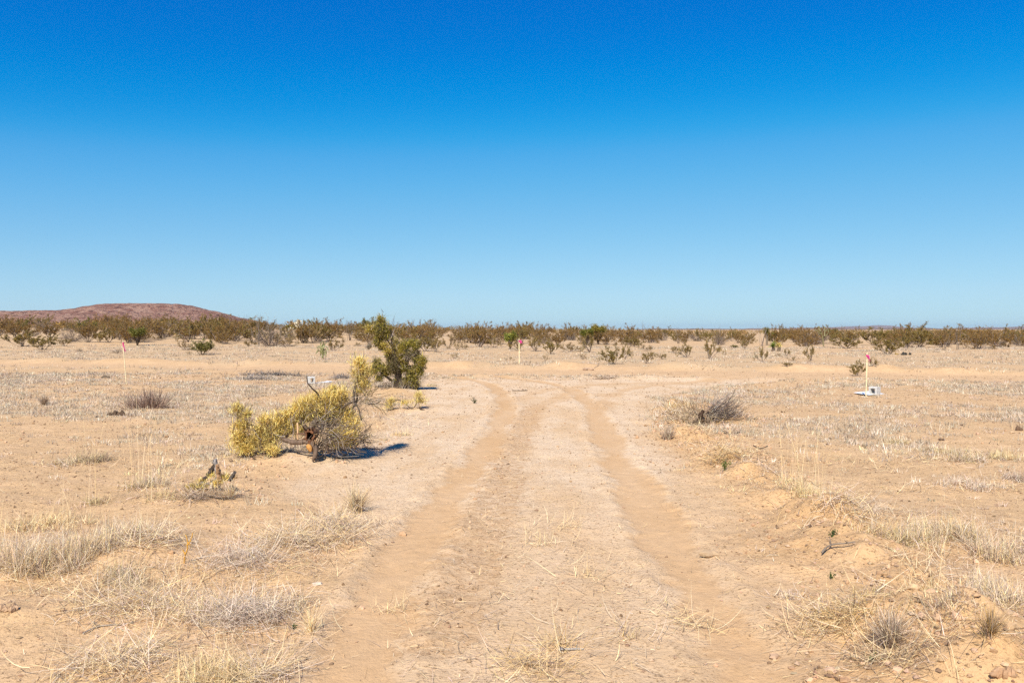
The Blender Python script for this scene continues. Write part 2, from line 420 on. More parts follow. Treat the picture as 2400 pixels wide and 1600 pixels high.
def ridge(name, D, depth, sky_pts, mat, amp, nxs=500, nys=70, seed=60):
    """a ridge whose crest stands D metres away; sky_pts = its skyline in photograph pixels"""
    px = np.linspace(sky_pts[0][0], sky_pts[-1][0], nxs)
    sp = np.array(sky_pts, float)
    hh = (HZ - np.interp(px, sp[:, 0], sp[:, 1])) / F * D + EYE
    v = np.linspace(-1, 1.4, nys)
    xs = (px - 1200) / F * D
    prof = np.where(v < 0, ss(-1, 0, v) ** .8, 1 - .25 * ss(0, .5, v) - .75 * ss(.5, 1.4, v))
    XX = np.tile(xs, (nys, 1)); YY = np.tile((D + v * depth)[:, None], (1, nxs))
    YY = YY + depth * .25 * fbm(XX, YY * 0, depth * .9, seed, 3)
    ZZ = hh[None] * prof[:, None]
    e = np.minimum(ss(0, .25, prof), 1)[:, None]
    ZZ = ZZ + amp * e * ((1 - .75 * prof[:, None]) * (fbm(XX, YY, depth * .35, seed + 1, 4) * 2.4) + .45 * fbm(XX, YY, depth * .06, seed + 2, 3))
    ZZ = ZZ - 1.0 * (1 - e) - .5
    mb = MB(); i = np.arange(nxs * nys).reshape(nys, nxs)
    mb.add(np.stack([XX, YY, ZZ], -1).reshape(-1, 3), np.stack([i[:-1, :-1], i[:-1, 1:], i[1:, 1:], i[1:, :-1]], -1).reshape(-1, 4))
    return struct(mb.obj(name, mat, smooth=True))

M_RED = rock_mat('red_rock', (.27, .13, .09), (.43, .26, .18), (.13, .065, .05), 1.0)
M_MESA = rock_mat('dry_mesa', (.34, .23, .165), (.28, .185, .14), (.17, .125, .085), .22)
ridge('hill', 950, 190, [(-420, 772), (-330, 745), (-200, 733), (-60, 729), (0, 728), (31, 727), (95, 726), (143, 727), (176, 727), (200, 724), (219, 722.6), (231, 719.5), (245, 718), (257, 714.5), (286, 713), (321, 712.6), (369, 711), (405, 711.4), (417, 713), (448, 714.8), (467, 720), (481, 724.5), (500, 728), (524, 733), (538, 738), (548, 743.6), (560, 752), (592, 772)], M_RED, 2.6, 900, 90)
ridge('hills', 4200, 900, [(1560, 772), (1600, 771), (1625, 769.5), (1680, 770), (1720, 771), (1800, 771), (1850, 769.5), (1900, 767.5), (1930, 767.5), (1970, 769.5), (2010, 770.3), (2060, 768.6), (2110, 768), (2130, 770), (2160, 774), (2200, 775)], M_MESA, 6, 500, 50, 70)
ridge('mountains', 13000, 1500, [(1930, 771), (1950, 766), (1970, 767.5), (1992, 764.3), (2010, 766.5), (2030, 767), (2056, 761.8), (2072, 765.5), (2105, 768.2), (2140, 770.5), (2165, 769.4), (2200, 771.5), (2260, 772)], M_MESA, 12, 300, 30, 80)
ridge('mesa', 9000, 1500, [(2140, 773), (2200, 771.5), (2260, 769.6), (2330, 767), (2400, 764.6), (2520, 762), (2700, 762), (2900, 770)], M_MESA, 8, 300, 30, 90)

# ------------------------------------------------------------------ shrubs
BRN = [(.330, .180, .042), (.285, .165, .040), (.235, .145, .042), (.370, .215, .075)]
OLV = [(.275, .190, .040), (.315, .205, .045), (.215, .165, .038), (.340, .225, .075)]
GRN = [(.190, .185, .034), (.240, .205, .040), (.140, .135, .026), (.285, .215, .050)]
GRY = [(.320, .240, .175), (.250, .185, .135), (.380, .300, .220), (.180, .130, .095)]
TWG = [(.210, .160, .125), (.150, .112, .085), (.270, .215, .170), (.100, .072, .052)]
TAN = [(.40, .26, .11), (.35, .235, .09), (.46, .32, .15), (.28, .18, .075)]

def rot_about(d, ang, az):
    d = d / np.linalg.norm(d); a = np.cross(d, [.3, .2, .9]); a /= np.linalg.norm(a) + 1e-9; b = np.cross(d, a)
    v = d * math.cos(ang) + (a * math.cos(az) + b * math.sin(az)) * math.sin(ang); return v / np.linalg.norm(v)

def shrub_parts(seed, nst, spread, nleaf, lsz, palette, wts, sub=4, twig=3, up=.25, wide=1.0, leaf_from=.2, th=1.0, straight=False):
    """a bush one metre tall: (stems, foliage)"""
    r = np.random.default_rng(seed); global RS; keep = RS; RS = r
    st = MB(); lf = MB(); tips = []
    def grow(p, d, L, rad, depth):
        n = 5 if depth == 0 else 4
        q = [np.array(p)]; dd = np.array(d)
        for k in range(n):
            dd = dd + r.normal(0, .07 if straight else .13, 3) + np.array([0, 0, up * .12]); dd /= np.linalg.norm(dd); q.append(q[-1] + dd * L / n)
        q = np.array(q); rr = rad * np.linspace(1, .45, len(q))
        tube(q, rr, 4 if depth == 0 else 3, pal(TWG, [3, 3, 2, 1], 1)[0], st, cap=False)
        if depth < 2:
            for k in range((sub if depth == 0 else twig)):
                tt = r.uniform(.3 if depth == 0 else .2, 1.0); i = min(int(tt * n), n - 1); f = tt * n - i
                b = q[i] * (1 - f) + q[i + 1] * f
                grow(b, rot_about(dd, r.uniform(.3, .75), r.uniform(0, 6.28)), L * r.uniform(.35, .55), rad * .55, depth + 1)
        if depth >= 1: tips.append((q, depth))
    for k in range(nst):
        a = 2 * math.pi * (k + r.uniform(-.4, .4)) / nst; tl = math.radians(spread) * math.sqrt(r.uniform(.03, 1))
        d = np.array([math.sin(tl) * math.cos(a) * wide, math.sin(tl) * math.sin(a) * wide, math.cos(tl)])
        grow(np.array([r.normal(0, .035), r.normal(0, .035), -.03]), d / np.linalg.norm(d), r.uniform(.55, .9), .013 * th * r.uniform(.7, 1.2), 0)
    per = max(1, nleaf // max(len(tips), 1)); c = []; dv = []
    for q, dep in tips:
        k = r.poisson(per * (1.15 if dep == 2 else .7) * r.choice([.45, 1.0, 1.4]))
        if k == 0: continue
        t = r.uniform(leaf_from, 1.08, k) * (len(q) - 1); i = np.clip(t.astype(int), 0, len(q) - 2); f = (t - i)[:, None]
        c.append(q[i] * (1 - f) + q[i + 1] * f + r.normal(0, lsz * .55, (k, 3))); dv.append(np.tile(q[-1] - q[0], (k, 1)) / (np.linalg.norm(q[-1] - q[0]) + 1e-9))
    if c:
        c = np.concatenate(c); dv = np.concatenate(dv); c[:, 2] = np.maximum(c[:, 2], .01)
        leaves(lf, c, lsz * 1.15 * r.uniform(.7, 1.5, len(c)), lsz * r.uniform(.4, .75, len(c)), pal(palette, wts, len(c), .2), 0, dv * .6)
    RS = keep
    zmax = np.concatenate(lf.V + st.V)[:, 2]; zmax = np.percentile(zmax, 99.3)
    for mb in (st, lf):
        mb.V = [v / zmax for v in mb.V]
    return st, lf

KINDS = {
 'dense': [dict(nst=15, spread=62, nleaf=4200, lsz=.037, palette=BRN + OLV[:1], wts=[3, 3, 2, 2, 1]), dict(nst=12, spread=58, nleaf=3600, lsz=.039, palette=BRN + OLV[:2], wts=[2, 3, 2, 2, 2, 1]), dict(nst=18, spread=66, nleaf=4400, lsz=.035, palette=BRN, wts=[3, 3, 3, 2])],
 'olive': [dict(nst=11, spread=58, nleaf=4600, lsz=.040, palette=OLV + GRN[:1], wts=[3, 3, 2, 2, 1]), dict(nst=10, spread=54, nleaf=4200, lsz=.042, palette=OLV, wts=[3, 3, 3, 2])],
 'open': [dict(nst=7, spread=55, nleaf=1700, lsz=.046, palette=OLV + TAN[:2], wts=[3, 3, 2, 2, 2, 2], th=1.3), dict(nst=6, spread=60, nleaf=1500, lsz=.048, palette=OLV + TAN[:1], wts=[3, 2, 2, 2, 2], th=1.4), dict(nst=8, spread=50, nleaf=1800, lsz=.044, palette=TAN + OLV[:1], wts=[2, 3, 2, 2, 2])],
 'green': [dict(nst=16, spread=60, nleaf=4200, lsz=.055, palette=GRN + OLV[:1], wts=[3, 3, 2, 1, 1], th=1.2), dict(nst=15, spread=56, nleaf=4000, lsz=.055, palette=GRN + OLV[:1], wts=[3, 3, 2, 1, 2], th=1.3)],
 'grey': [dict(nst=34, spread=72, nleaf=500, lsz=.04, palette=GRY, wts=[3, 3, 2, 2], sub=4, twig=3, th=.8), dict(nst=30, spread=75, nleaf=700, lsz=.04, palette=GRY + TAN[:1], wts=[3, 3, 2, 2, 1], th=.8)],
 'sprig': [dict(nst=8, spread=55, nleaf=420, lsz=.075, palette=TAN + OLV[:2], wts=[2, 2, 2, 1, 2, 2], sub=3, twig=2, th=1.1), dict(nst=7, spread=60, nleaf=360, lsz=.08, palette=OLV + TAN[:1], wts=[2, 2, 2, 1, 2], sub=3, twig=2, th=1.1)],
}
MESH = {}; FARMESH = {}
for kn, vs in KINDS.items():
    MESH[kn] = []; FARMESH[kn] = []
    for i, v in enumerate(vs):
        s_, l_ = shrub_parts(100 + 13 * i + len(kn) * 7, **v)
        av = np.concatenate(l_.V); natw = 2 * np.percentile(np.abs(av[:, :2]), 96)
        MESH[kn].append((s_.mesh('stems', M_TWIG), l_.mesh('foliage', M_LEAF), natw))
        if kn != 'sprig':
            b = MB()
            for V, Fc, C in zip(s_.V, s_.F, s_.C): pass
            for src, mi in ((s_, 0), (l_, 1)):
                off = b.n; n0 = 0
                V = np.concatenate(src.V); C = np.concatenate(src.C)
                b.V.append(V); b.C.append(C)
                for f in src.F: b.F.append(f + off); b.M.append(np.full(len(f), mi))
                b.n += len(V)
            FARMESH[kn].append(b.mesh('far_bush', [M_TWIG, M_LEAF]))
KNAME = {'dense': 'creosote_bush', 'olive': 'creosote_bush', 'open': 'creosote_bush', 'green': 'creosote_bush', 'grey': 'twiggy_bush', 'sprig': 'small_shrub'}

def place_bush(kind, px, py, wpx, hpx, label, group):
    x, y, z = G(px, py); s = y / F
    v = MESH[kind][int(_h(np.array([int(px)]), np.array([int(py)]), 9)[0] * 997) % len(MESH[kind])]
    t = thing(KNAME[kind], label, 'bush', (x, y, z - .01), random.uniform(0, 6.28), group)
    wd = wpx * s / v[2]; hgt = hpx * s
    t.scale = (wd, wd, hgt)
    for nm, me in (('stems', v[0]), ('foliage', v[1])):
        o = bpy.data.objects.new(nm, me); COL.objects.link(o); o.parent = t
    return t

GM = 'bushes scattered over the open ground beyond the cross road'
MID = [
 ('olive', 54, 812, 62, 38, 'rounded olive bush with bare lower stems, nearest the far left of the open ground'),
 ('olive', 101, 819, 52, 38, 'olive bush with dense right crown, leaning against its left neighbour below the red hill'),
 ('open', 152, 811, 36, 18, 'low flat tan bush standing alone right of the two olive bushes'),
 ('open', 232, 802, 32, 24, 'loose tan upright bush left of the leaning pink flagged stake'),
 ('grey', 187, 824, 16, 11, 'tiny grey dead tuft bush left of the leaning pink flagged stake'),
 ('grey', 275, 828, 26, 15, 'low dark brown twiggy bush just behind the leaning pink flagged stake'),
 ('dense', 272, 790, 40, 44, 'tall narrow brown bush above the ribbon of the leaning stake'),
 ('dense', 327, 801, 62, 36, 'brown bush with a forked pale trunk below the green patch of scrub'),
 ('open', 371, 797, 26, 14, 'small tan bush between the forked bush and the dark green bush'),
 ('open', 433, 820, 32, 24, 'small olive vase shaped bush leaning toward the dark green bush'),
 ('green', 475, 831, 56, 36, 'dark green leafy bush, the greenest on the left open ground'),
 ('sprig', 507, 822, 14, 10, 'tiny green sprig at the right foot of the dark green bush'),
 ('sprig', 443, 830, 16, 9, 'tiny sparse sprig at the left foot of the dark green bush'),
 ('dense', 452, 795, 46, 34, 'rounded brown bush behind the dark green bush'),
 ('dense', 493, 795, 32, 42, 'tall brown bush behind and right of the dark green bush'),
 ('dense', 527, 806, 44, 34, 'brown bush with splayed bare legs near the end of the red hill'),
 ('open', 581, 812, 36, 15, 'low bare twiggy bush with tan tips beside the large twiggy mound'),
 ('grey', 634, 811, 92, 62, 'large twiggy grey brown mound bush, the widest on the open ground'),
 ('open', 677, 812, 46, 26, 'loose tan low bush right of the large twiggy mound'),
 ('open', 708, 804, 28, 34, 'upright tan bush below the white yucca bloom'),
 ('open', 733, 804, 50, 46, 'tall open bush with V shaped pale stems behind the cholla'),
 ('open', 781, 822, 42, 26, 'tan brushy bush just behind the cholla, right side'),
 ('open', 799, 806, 24, 14, 'small tan bush between cholla and green thorn tree'),
 ('olive', 843, 797, 36, 24, 'compact dark stemmed bush left of the green thorn tree'),
 ('open', 837, 811, 20, 10, 'low tan tuft bush left of the green thorn tree'),
 ('olive', 997, 823, 50, 46, 'upright dense olive bush right of the green thorn tree'),
 ('open', 1022, 825, 30, 32, 'thin tan bush with dark fallen wood at its foot'),
 ('open', 1050, 817, 44, 36, 'wispy tan bush between the upright olive bush and the tall vase bush'),
 ('sprig', 1072, 821, 20, 22, 'thin single stemmed sprig below the tall vase bush'),
 ('open', 1086, 818, 28, 16, 'low tan shrublet with flat top left of the tall vase bush'),
 ('dense', 1124, 813, 62, 58, 'tall vase shaped bush with many bare grey legs, highest right of the thorn tree'),
 ('open', 1156, 815, 34, 28, 'loose tan bush right of the tall vase bush'),
 ('sprig', 1066, 840, 26, 14, 'low sparse sprig on bare sand below the tall vase bush'),
 ('sprig', 1192, 845, 24, 13, 'spindly sprig of a few stems left of the middle stake'),
 ('open', 1215, 822, 44, 30, 'tan bush directly behind the middle stake'),
 ('sprig', 1278, 845, 16, 16, 'small leggy sprig right of the bent dead branch'),
 ('open', 1255, 823, 40, 34, 'sparse tan bush right of the pink tape of the middle stake'),
 ('dense', 1306, 809, 48, 28, 'umbrella shaped brown bush on bare pale legs'),
 ('olive', 1290, 829, 32, 36, 'dark stemmed bush with arching left branch'),
 ('open', 1340, 824, 60, 22, 'low spreading tan bush with a slanting crown'),
 ('open', 1383, 826, 46, 44, 'open branched bush with a tall loose head below the bright green tree'),
 ('sprig', 1366, 843, 20, 18, 'small V shaped sprig left of the vase bush by the road'),
 ('sprig', 1405, 848, 14, 14, 'tiny T shaped sprig at the left of the vase bush by the road'),
 ('olive', 1435, 853, 52, 46, 'solid vase shaped olive green bush, nearest to the road in the middle'),
 ('open', 1464, 841, 34, 36, 'grey stemmed bush just right of the olive green vase bush'),
 ('olive', 1483, 812, 46, 26, 'flat topped bush with white legs behind the olive green vase bush'),
 ('open', 1514, 822, 34, 16, 'wide fork shaped low bush on pale ground'),
 ('open', 1514, 852, 30, 26, 'pale fan shaped sprig bush near the road, right of the olive green vase bush'),
 ('open', 1529, 840, 26, 16, 'small tan round bush behind the pale fan shaped sprig'),
 ('open', 1553, 842, 26, 14, 'low faint tan bush right of the pale fan shaped sprig'),
 ('open', 1583, 827, 26, 16, 'flat small tan bush left of the twin V bush'),
 ('open', 1611, 838, 42, 36, 'twin V stemmed bush behind the little sand mound'),
 ('open', 1663, 841, 46, 48, 'tall dark trunked open bush, tallest right of the sand mound'),
 ('sprig', 1697, 832, 16, 16, 'thin leaning sprig right of the tall dark trunked bush'),
 ('open', 1745, 818, 24, 22, 'small V shaped bush in front of the brown thicket'),
 ('green', 1722, 815, 18, 8, 'low dark green cushion in front of the brown thicket'),
 ('open', 1788, 848, 38, 36, 'two tiered tan bush left of the yellow yucca'),
 ('sprig', 1823, 835, 18, 9, 'tiny dark sprig under the yellow yucca'),
 ('open', 1842, 833, 22, 18, 'little round tan bush right of the yellow yucca'),
 ('sprig', 1860, 845, 30, 12, 'low straggling tan sprig right of the yellow yucca'),
 ('olive', 1845, 857, 20, 10, 'small dark green tussock bush alone on the sand near the road'),
 ('open', 1901, 845, 32, 38, 'slim Y stemmed bush standing alone left of the right stake'),
 ('olive', 2011, 881, 40, 38, 'leafy bright olive bush behind the right stake, closest to the road'),
 ('open', 2043, 858, 28, 22, 'thin tan bush just right of the pink tape on the right stake'),
 ('dense', 1890, 812, 50, 28, 'rust brown bush in front of the branching cholla'),
 ('grey', 1912, 808, 40, 16, 'low grey tan bush under the branching cholla'),
 ('olive', 1985, 816, 66, 34, 'olive brown thicket bush with pale legs above the right stake'),
 ('olive', 2083, 829, 62, 48, 'big V shaped olive bush on tapering legs, right of the right stake'),
 ('olive', 2124, 816, 46, 38, 'rounded olive bush between the V shaped bush and the dark log'),
]
for kind, px, py, wp, hp, lab in MID:
    place_bush(kind, px, py, wp, hp, lab, GM)

# the scrub band behind, every bush still its own object
ZONES = [(-400, 150, 'in the scrub under the low left end of the red hill'), (150, 350, 'in the scrub behind the leaning stake, under the red hill'), (350, 590, 'in the scrub under the steep right end of the red hill'),
         (590, 860, 'on the skyline between red hill and green thorn tree'), (860, 1180, 'on the skyline behind thorn tree and tall vase bush'), (1180, 1380, 'on the skyline behind the middle stake'),
         (1380, 1600, 'on the skyline right of the bright green tree'), (1600, 1850, 'in the thicket under the long low mesa'), (1850, 2130, 'in the thicket behind the right stake'), (2130, 2900, 'in the dense thicket at the far right')]
KADJ = {'dense': 'brown creosote bush', 'olive': 'olive creosote bush', 'open': 'thin open tan bush', 'green': 'green leafy bush', 'grey': 'grey leafless twiggy bush'}
rb = np.random.default_rng(5)
def band_front(px): return np.interp(px, [-300, 0, 500, 900, 1300, 1700, 2000, 2400, 2700], [784, 784, 786, 786, 798, 801, 808, 824, 826])
nb = 0; tries = 0; placed = []
while nb < 292 and tries < 6000:
    tries += 1
    px = rb.uniform(-120, 2520); u = (px - 1200) / F
    y0 = EYE * F / (band_front(px) - HZ) if px > 1000 else 75.0
    y0 = min(y0, 80.0) if px < 1900 else y0
    y = y0 + 70 * rb.uniform(0, 1) ** 1.35
    x = u * y
    if any((x - a) ** 2 + (y - b) ** 2 < 2.6 for a, b in placed): continue
    placed.append((x, y)); nb += 1
    k = rb.choice(['dense', 'olive', 'open', 'green', 'grey'], p=[.52, .27, .07, .03, .11])
    v = FARMESH[k][rb.integers(len(FARMESH[k]))]
    zi = next(zz for zz in ZONES if zz[0] <= px < zz[1])
    o = bpy.data.objects.new('twiggy_bush' if k == 'grey' else 'creosote_bush', v); COL.objects.link(o)
    h = (1.05 + 1.35 * rb.uniform(0, 1) ** 1.1) * (1.1 if px < 600 else .95 if px > 1850 else 1.0) * (.85 if k == 'grey' else 1) * (.9 if 1380 < px < 1850 else 1); wd = h * rb.uniform(.85, 1.25)
    o.location = (x, y, hz(x, y) - .02); o.scale = (wd, wd * rb.uniform(.85, 1.15), h); o.rotation_euler = (0, 0, rb.uniform(0, 6.28))
    lab = KADJ[k] + ' ' + zi[2]; tag(o, lab, 'bush', lab)

# scrub farther out than anyone could count
def far_scrub():
    mb = MB(); r = np.random.default_rng(9); N = 5200
    y = 110 * np.exp(r.uniform(0, 1, N) ** .9 * math.log(1500 / 110)); u = r.uniform(-.75, .78, N); x = u * y
    keep = (fbm(x, y, 45, 33, 2) > -.35 - ss(110, 200, y) * 0 + ss(300, 900, y) * .35) & ~((u < -.25) & (y > 740))
    x, y = x[keep], y[keep]; z = height(x, y, False); n = len(x)
    k = np.where(y < 250, 46, 16); h = r.uniform(.8, 1.8, n) * (1 - .45 * ss(300, 700, y)); wd = h * r.uniform(.45, .8, n)
    i = np.repeat(np.arange(n), k); m = len(i)
    th = r.uniform(0, 6.28, m); q = np.sqrt(r.uniform(0, 1, m)); zz = r.uniform(.12, 1, m) ** .8
    flare = .45 + .6 * zz
    c = np.stack([x[i] + wd[i] * q * np.cos(th) * flare, y[i] + wd[i] * q * np.sin(th) * flare, z[i] + h[i] * zz * (1 - .25 * q * q)], -1)
    sz = np.where(y[i] < 250, .22, .42) * r.uniform(.6, 1.4, m)
    col = pal(BRN + OLV, [3, 3, 2, 2, 1, 1, 1, 1], n, .2)[i] * (1 + r.normal(0, .15, (m, 1)))
    leaves(mb, c, sz, sz * .6, np.clip(col, .005, .5))
    o = mb.obj('scrub', M_LEAF); tag(o, 'brown scrub dotting the plain far beyond the near bushes', 'scrub', None, 'stuff')
far_scrub()

# ------------------------------------------------------------------ taller plants on the skyline
def ocotillo(px, py, ys, hgt, n, label, spread=.18, seed=0):
    r = np.random.default_rng(400 + seed); x = (px - 1200) / F * ys; z = hz(x, ys)
    mb = MB()
    for k in range(n):
        a = r.uniform(0, 6.28); tl = r.uniform(.03, spread); L = hgt * r.uniform(.8, 1.02)
        d = np.array([math.cos(a) * tl, math.sin(a) * tl, 1.0]); q = [np.array([r.normal(0, .08), r.normal(0, .08), 0])]
        for j in range(6):
            d = d + r.normal(0, .05, 3) * [1, 1, 0]; q.append(q[-1] + d / np.linalg.norm(d) * L / 6)
        tube(np.array(q), np.linspace(.024, .010, 7), 4, pal(TWG, [2, 3, 1, 2], 1)[0], mb)
        for j in range(3):
            b = q[-1 - j % 3]; tube([b, b + r.normal(0, .12, 3) + [0, 0, .2]], [.008, .004], 3, (.14, .11, .09), mb, cap=False)
    o = mb.obj('ocotillo', M_TWIG, loc=(x, ys, z)); tag(o, label, 'desert plant', 'wispy ocotillo stems standing above the scrub')
def hgt_for(py, ys, px): return (HZ - py) / F * ys + EYE - hz((px - 1200) / F * ys, ys)
OCO = [(606, 740, 72, 5, .12, 'two bare dark ocotillo trunks rising beside the end of the red hill'), (574, 740, 90, 9, .25, 'short wispy ocotillo beside the foot of the red hill'),
       (716, 748, 84, 7, .3, 'wispy leaning ocotillo just right of the white yucca bloom'), (820, 750, 86, 8, .3, 'dark feathery ocotillo left of the green thorn tree'),
       (924, 738, 96, 3, .10, 'bare upright ocotillo wands behind the right shoulder of the thorn tree'), (968, 748, 110, 5, .14, 'first thin ocotillo right of the thorn tree'),
       (985, 746, 118, 5, .12, 'second thin ocotillo right of the thorn tree, slightly taller'), (1018, 747, 115, 5, .14, 'faint ocotillo midway between thorn tree and tall vase bush'),
       (1147, 749, 80, 3, .35, 'dark crooked ocotillo stalk leaning off the tall vase bush'), (1190, 753, 110, 6, .2, 'faint ocotillo wands left above the middle stake'),
       (1262, 752, 105, 4, .1, 'slender ocotillo pair right above the middle stake'), (1326, 754, 105, 6, .16, 'ocotillo wands over the umbrella shaped bush'),
       (1362, 757, 90, 6, .4, 'dark bent ocotillo at the left of the bright green tree'), (1508, 752, 100, 5, .3, 'tall spidery ocotillo above the scrub right of the bright green tree'),
       (1590, 767, 90, 6, .3, 'low ocotillo before the start of the long mesa'), (1682, 766, 85, 5, .3, 'faint ocotillo in front of the long mesa'),
       (1785, 762, 75, 5, .5, 'dark flat headed ocotillo beside the dark skyline yucca'), (2212, 773, 62, 4, .25, 'tan dry ocotillo in the far right thicket, left one'), (2246, 771, 62, 4, .15, 'tan dry ocotillo in the far right thicket, taller right one')]
for i, (px, py, ys, n, sp, lab) in enumerate(OCO): ocotillo(px, py, ys, hgt_for(py, ys, px), n, lab, sp, i)

def spiky_head(mb, c, R, n, cols, wts, wd=.03, droop=0., updn=(-.3, 1.0)):
    a = RS.uniform(0, 6.28, n); el = np.arcsin(RS.uniform(updn[0], updn[1], n))
    base = np.tile(np.array(c, float), (n, 1)); blades(mb, base, a, R * RS.uniform(.75, 1.1, n), math.pi / 2 - el, np.full(n, droop), np.full(n, wd), pal(cols, wts, n, .15), 2)

# green and yellow yucca pair
x, y, z = G(1818, 823); s = y / F
yu = thing('yucca', 'yucca with one green head and one dead yellow head', 'yucca', (x, y, z))
mb = MB(); tube([(-.2, 0, -.05), (-.18, 0, .2), (-.2, 0, .42)], [.13, .12, .1], 7, (.15, .11, .08), mb); mb.obj('trunk', M_BARK, yu)
mb = MB(); tube([(.22, .05, -.05), (.26, 0, .2), (.24, 0, .5)], [.13, .12, .1], 7, (.2, .15, .1), mb); mb.obj('trunk', M_BARK, yu)
mb = MB(); spiky_head(mb, (-.2, 0, .42), .42, 130, [(.20, .30, .03), (.30, .36, .05), (.12, .2, .02)], [2, 2, 1], .035, .2); mb.obj('leaf_head', M_LEAF, yu)
mb = MB(); spiky_head(mb, (.22, 0, .52), .36, 150, [(.75, .56, .14), (.62, .46, .12), (.8, .68, .3)], [2, 2, 1], .035, .9, (-.5, .9)); mb.obj('dead_leaf_head', M_STRAW, yu)
# dark yucca on the skyline
ys = 82.0; px = 1797; x = (px - 1200) / F * ys; z = hz(x, ys); h = hgt_for(769, ys, px)
yu = thing('yucca', 'dark green spiky yucca head rising above the thicket under the mesa', 'yucca', (x, ys, z))
mb = MB(); tube([(0, 0, -.05), (.03, 0, h * .5), (0, 0, h * .8)], [.11, .10, .10], 7, (.22, .17, .12), mb); mb.obj('trunk', M_BARK, yu)
mb = MB(); spiky_head(mb, (0, 0, h * .78), .62, 170, GRN[:3], [2, 2, 2], .05, .25); spiky_head(mb, (.75, .1, h * .55), .5, 120, GRN[:3], [2, 2, 2], .05, .25); mb.obj('leaf_head', M_LEAF, yu)
# flowering stalks
def bloom(px, py_top, ys, label, big):
    x = (px - 1200) / F * ys; z = hz(x, ys); h = hgt_for(py_top, ys, px)
    t = thing('flowering_yucca', label, 'yucca', (x, ys, z), 0, 'yuccas carrying pale bloom stalks')
    mb = MB(); tube([(0, 0, -.05), (.02, 0, h * .5), (0, 0, h * .97)], [.04, .03, .02], 5, (.35, .27, .15), mb); mb.obj('stalk', M_BARK, t)
    mb = MB(); n = 260 if big else 120; q = RS.uniform(0, 1, n); L = (.75 if big else .5)
    c = np.stack([RS.normal(0, 1, n) * (.05 + .14 * np.sin(q * 3.1)), RS.normal(0, 1, n) * (.05 + .14 * np.sin(q * 3.1)), h - L * q], -1)
    leaves(mb, c, .13, .08, pal([(.75, .66, .48), (.62, .5, .32), (.8, .72, .55)], [2, 1, 2], n, .1)); mb.obj('bloom', M_STRAW, t)
    mb = MB(); spiky_head(mb, (0, 0, h * .45), .5, 90, [(.35, .26, .06), (.25, .22, .05)], [1, 1], .05, .6); mb.obj('leaf_head', M_LEAF, t)
bloom(699, 749, 76, 'yucca with tall creamy white bloom stalk above the scrub', True)
bloom(682, 767, 78, 'yucca with short cream bloom just left of the taller white one', False)

def cane_cholla(t, arms, r0, cols, seed):
    global RS; keep = RS; RS = np.random.default_rng(seed)
    mt = MB(); ma = MB()
    for i, a in enumerate(arms):
        p = smooth_path(a, 9); n = len(p)
        tube(p, r0 * (.9 + .25 * np.sin(np.linspace(0, 9, n))) * np.linspace(1, .8, n), 7, pal(cols, [1] * len(cols), 1, .1)[0], mt if i == 0 else ma)
        k = 70; tt = RS.uniform(0, n - 1.001, k); j = tt.astype(int); c = p[j] + (p[j + 1] - p[j]) * (tt - j)[:, None] + RS.normal(0, r0 * .7, (k, 3))
        leaves(mt if i == 0 else ma, c, .03, .006, pal([(.5, .45, .25), (.35, .33, .15)], [1, 1], k))
    RS = keep
    mt.obj('trunk', M_LEAF, t, True); ma.obj('arm', M_LEAF, t, True)
x, y, z = G(756, 842); s = y / F
ch = thing('cholla', 'pale green cane cholla with drooping arms on open ground', 'cactus', (x, y, z))
P3 = lambda px0, py0, s, l, dy=0.: [((a - px0) * s, (d[0] if d else 0) + dy, (py0 - b) * s) for a, b, *d in l]
arms = [[(757, 843), (756, 828), (754, 815), (757, 806)]] + [[(755, 826), (750, 815), (746, 818), (744, 826)], [(756, 822), (762, 812), (767, 815), (769, 822)], [(755, 818), (751, 808), (752, 803)], [(757, 816), (761, 806), (766, 803)],
        [(754, 828), (748, 822), (743, 824), (741, 829)], [(757, 826), (763, 818), (764, 830)], [(755, 816), (747, 811), (744, 816)], [(758, 832), (762, 824), (763, 836)], [(756, 830), (752, 820), (751, 834)], [(757, 812), (759, 804), (757, 801)], [(755, 838), (758, 828), (759, 812)]]
cane_cholla(ch, [[(q[0], RS.normal(0, .06) if i else 0, q[2]) for q in P3(756, 842, s, a)] for i, a in enumerate(arms)], .035, [(.34, .33, .13), (.42, .40, .2), (.28, .30, .1)], 3)
# branching cholla on the right skyline
ys = 74.0; px0 = 1930; x = (px0 - 1200) / F * ys; z = hz(x, ys); s = ys / F; b0 = HZ + (EYE - z) / s
ch = thing('cholla', 'dark branching tree cholla standing above the thicket, left of the right stake', 'cactus', (x, ys, z))
arms = [[(1930, b0), (1928, 790), (1924, 778), (1919, 764)], [(1929, 788), (1932, 776), (1934, 765)], [(1926, 784), (1917, 776), (1912, 773)], [(1930, 792), (1940, 780), (1941, 771)], [(1922, 776), (1916, 768), (1916, 766)], [(1932, 778), (1939, 772), (1945, 770)], [(1928, 782), (1921, 781), (1917, 782)]]
cane_cholla(ch, [[(q[0], RS.normal(0, .15) if i else 0, q[2]) for q in P3(px0, b0, s, a)] for i, a in enumerate(arms)], .06, [(.24, .21, .09), (.30, .26, .13)], 4)

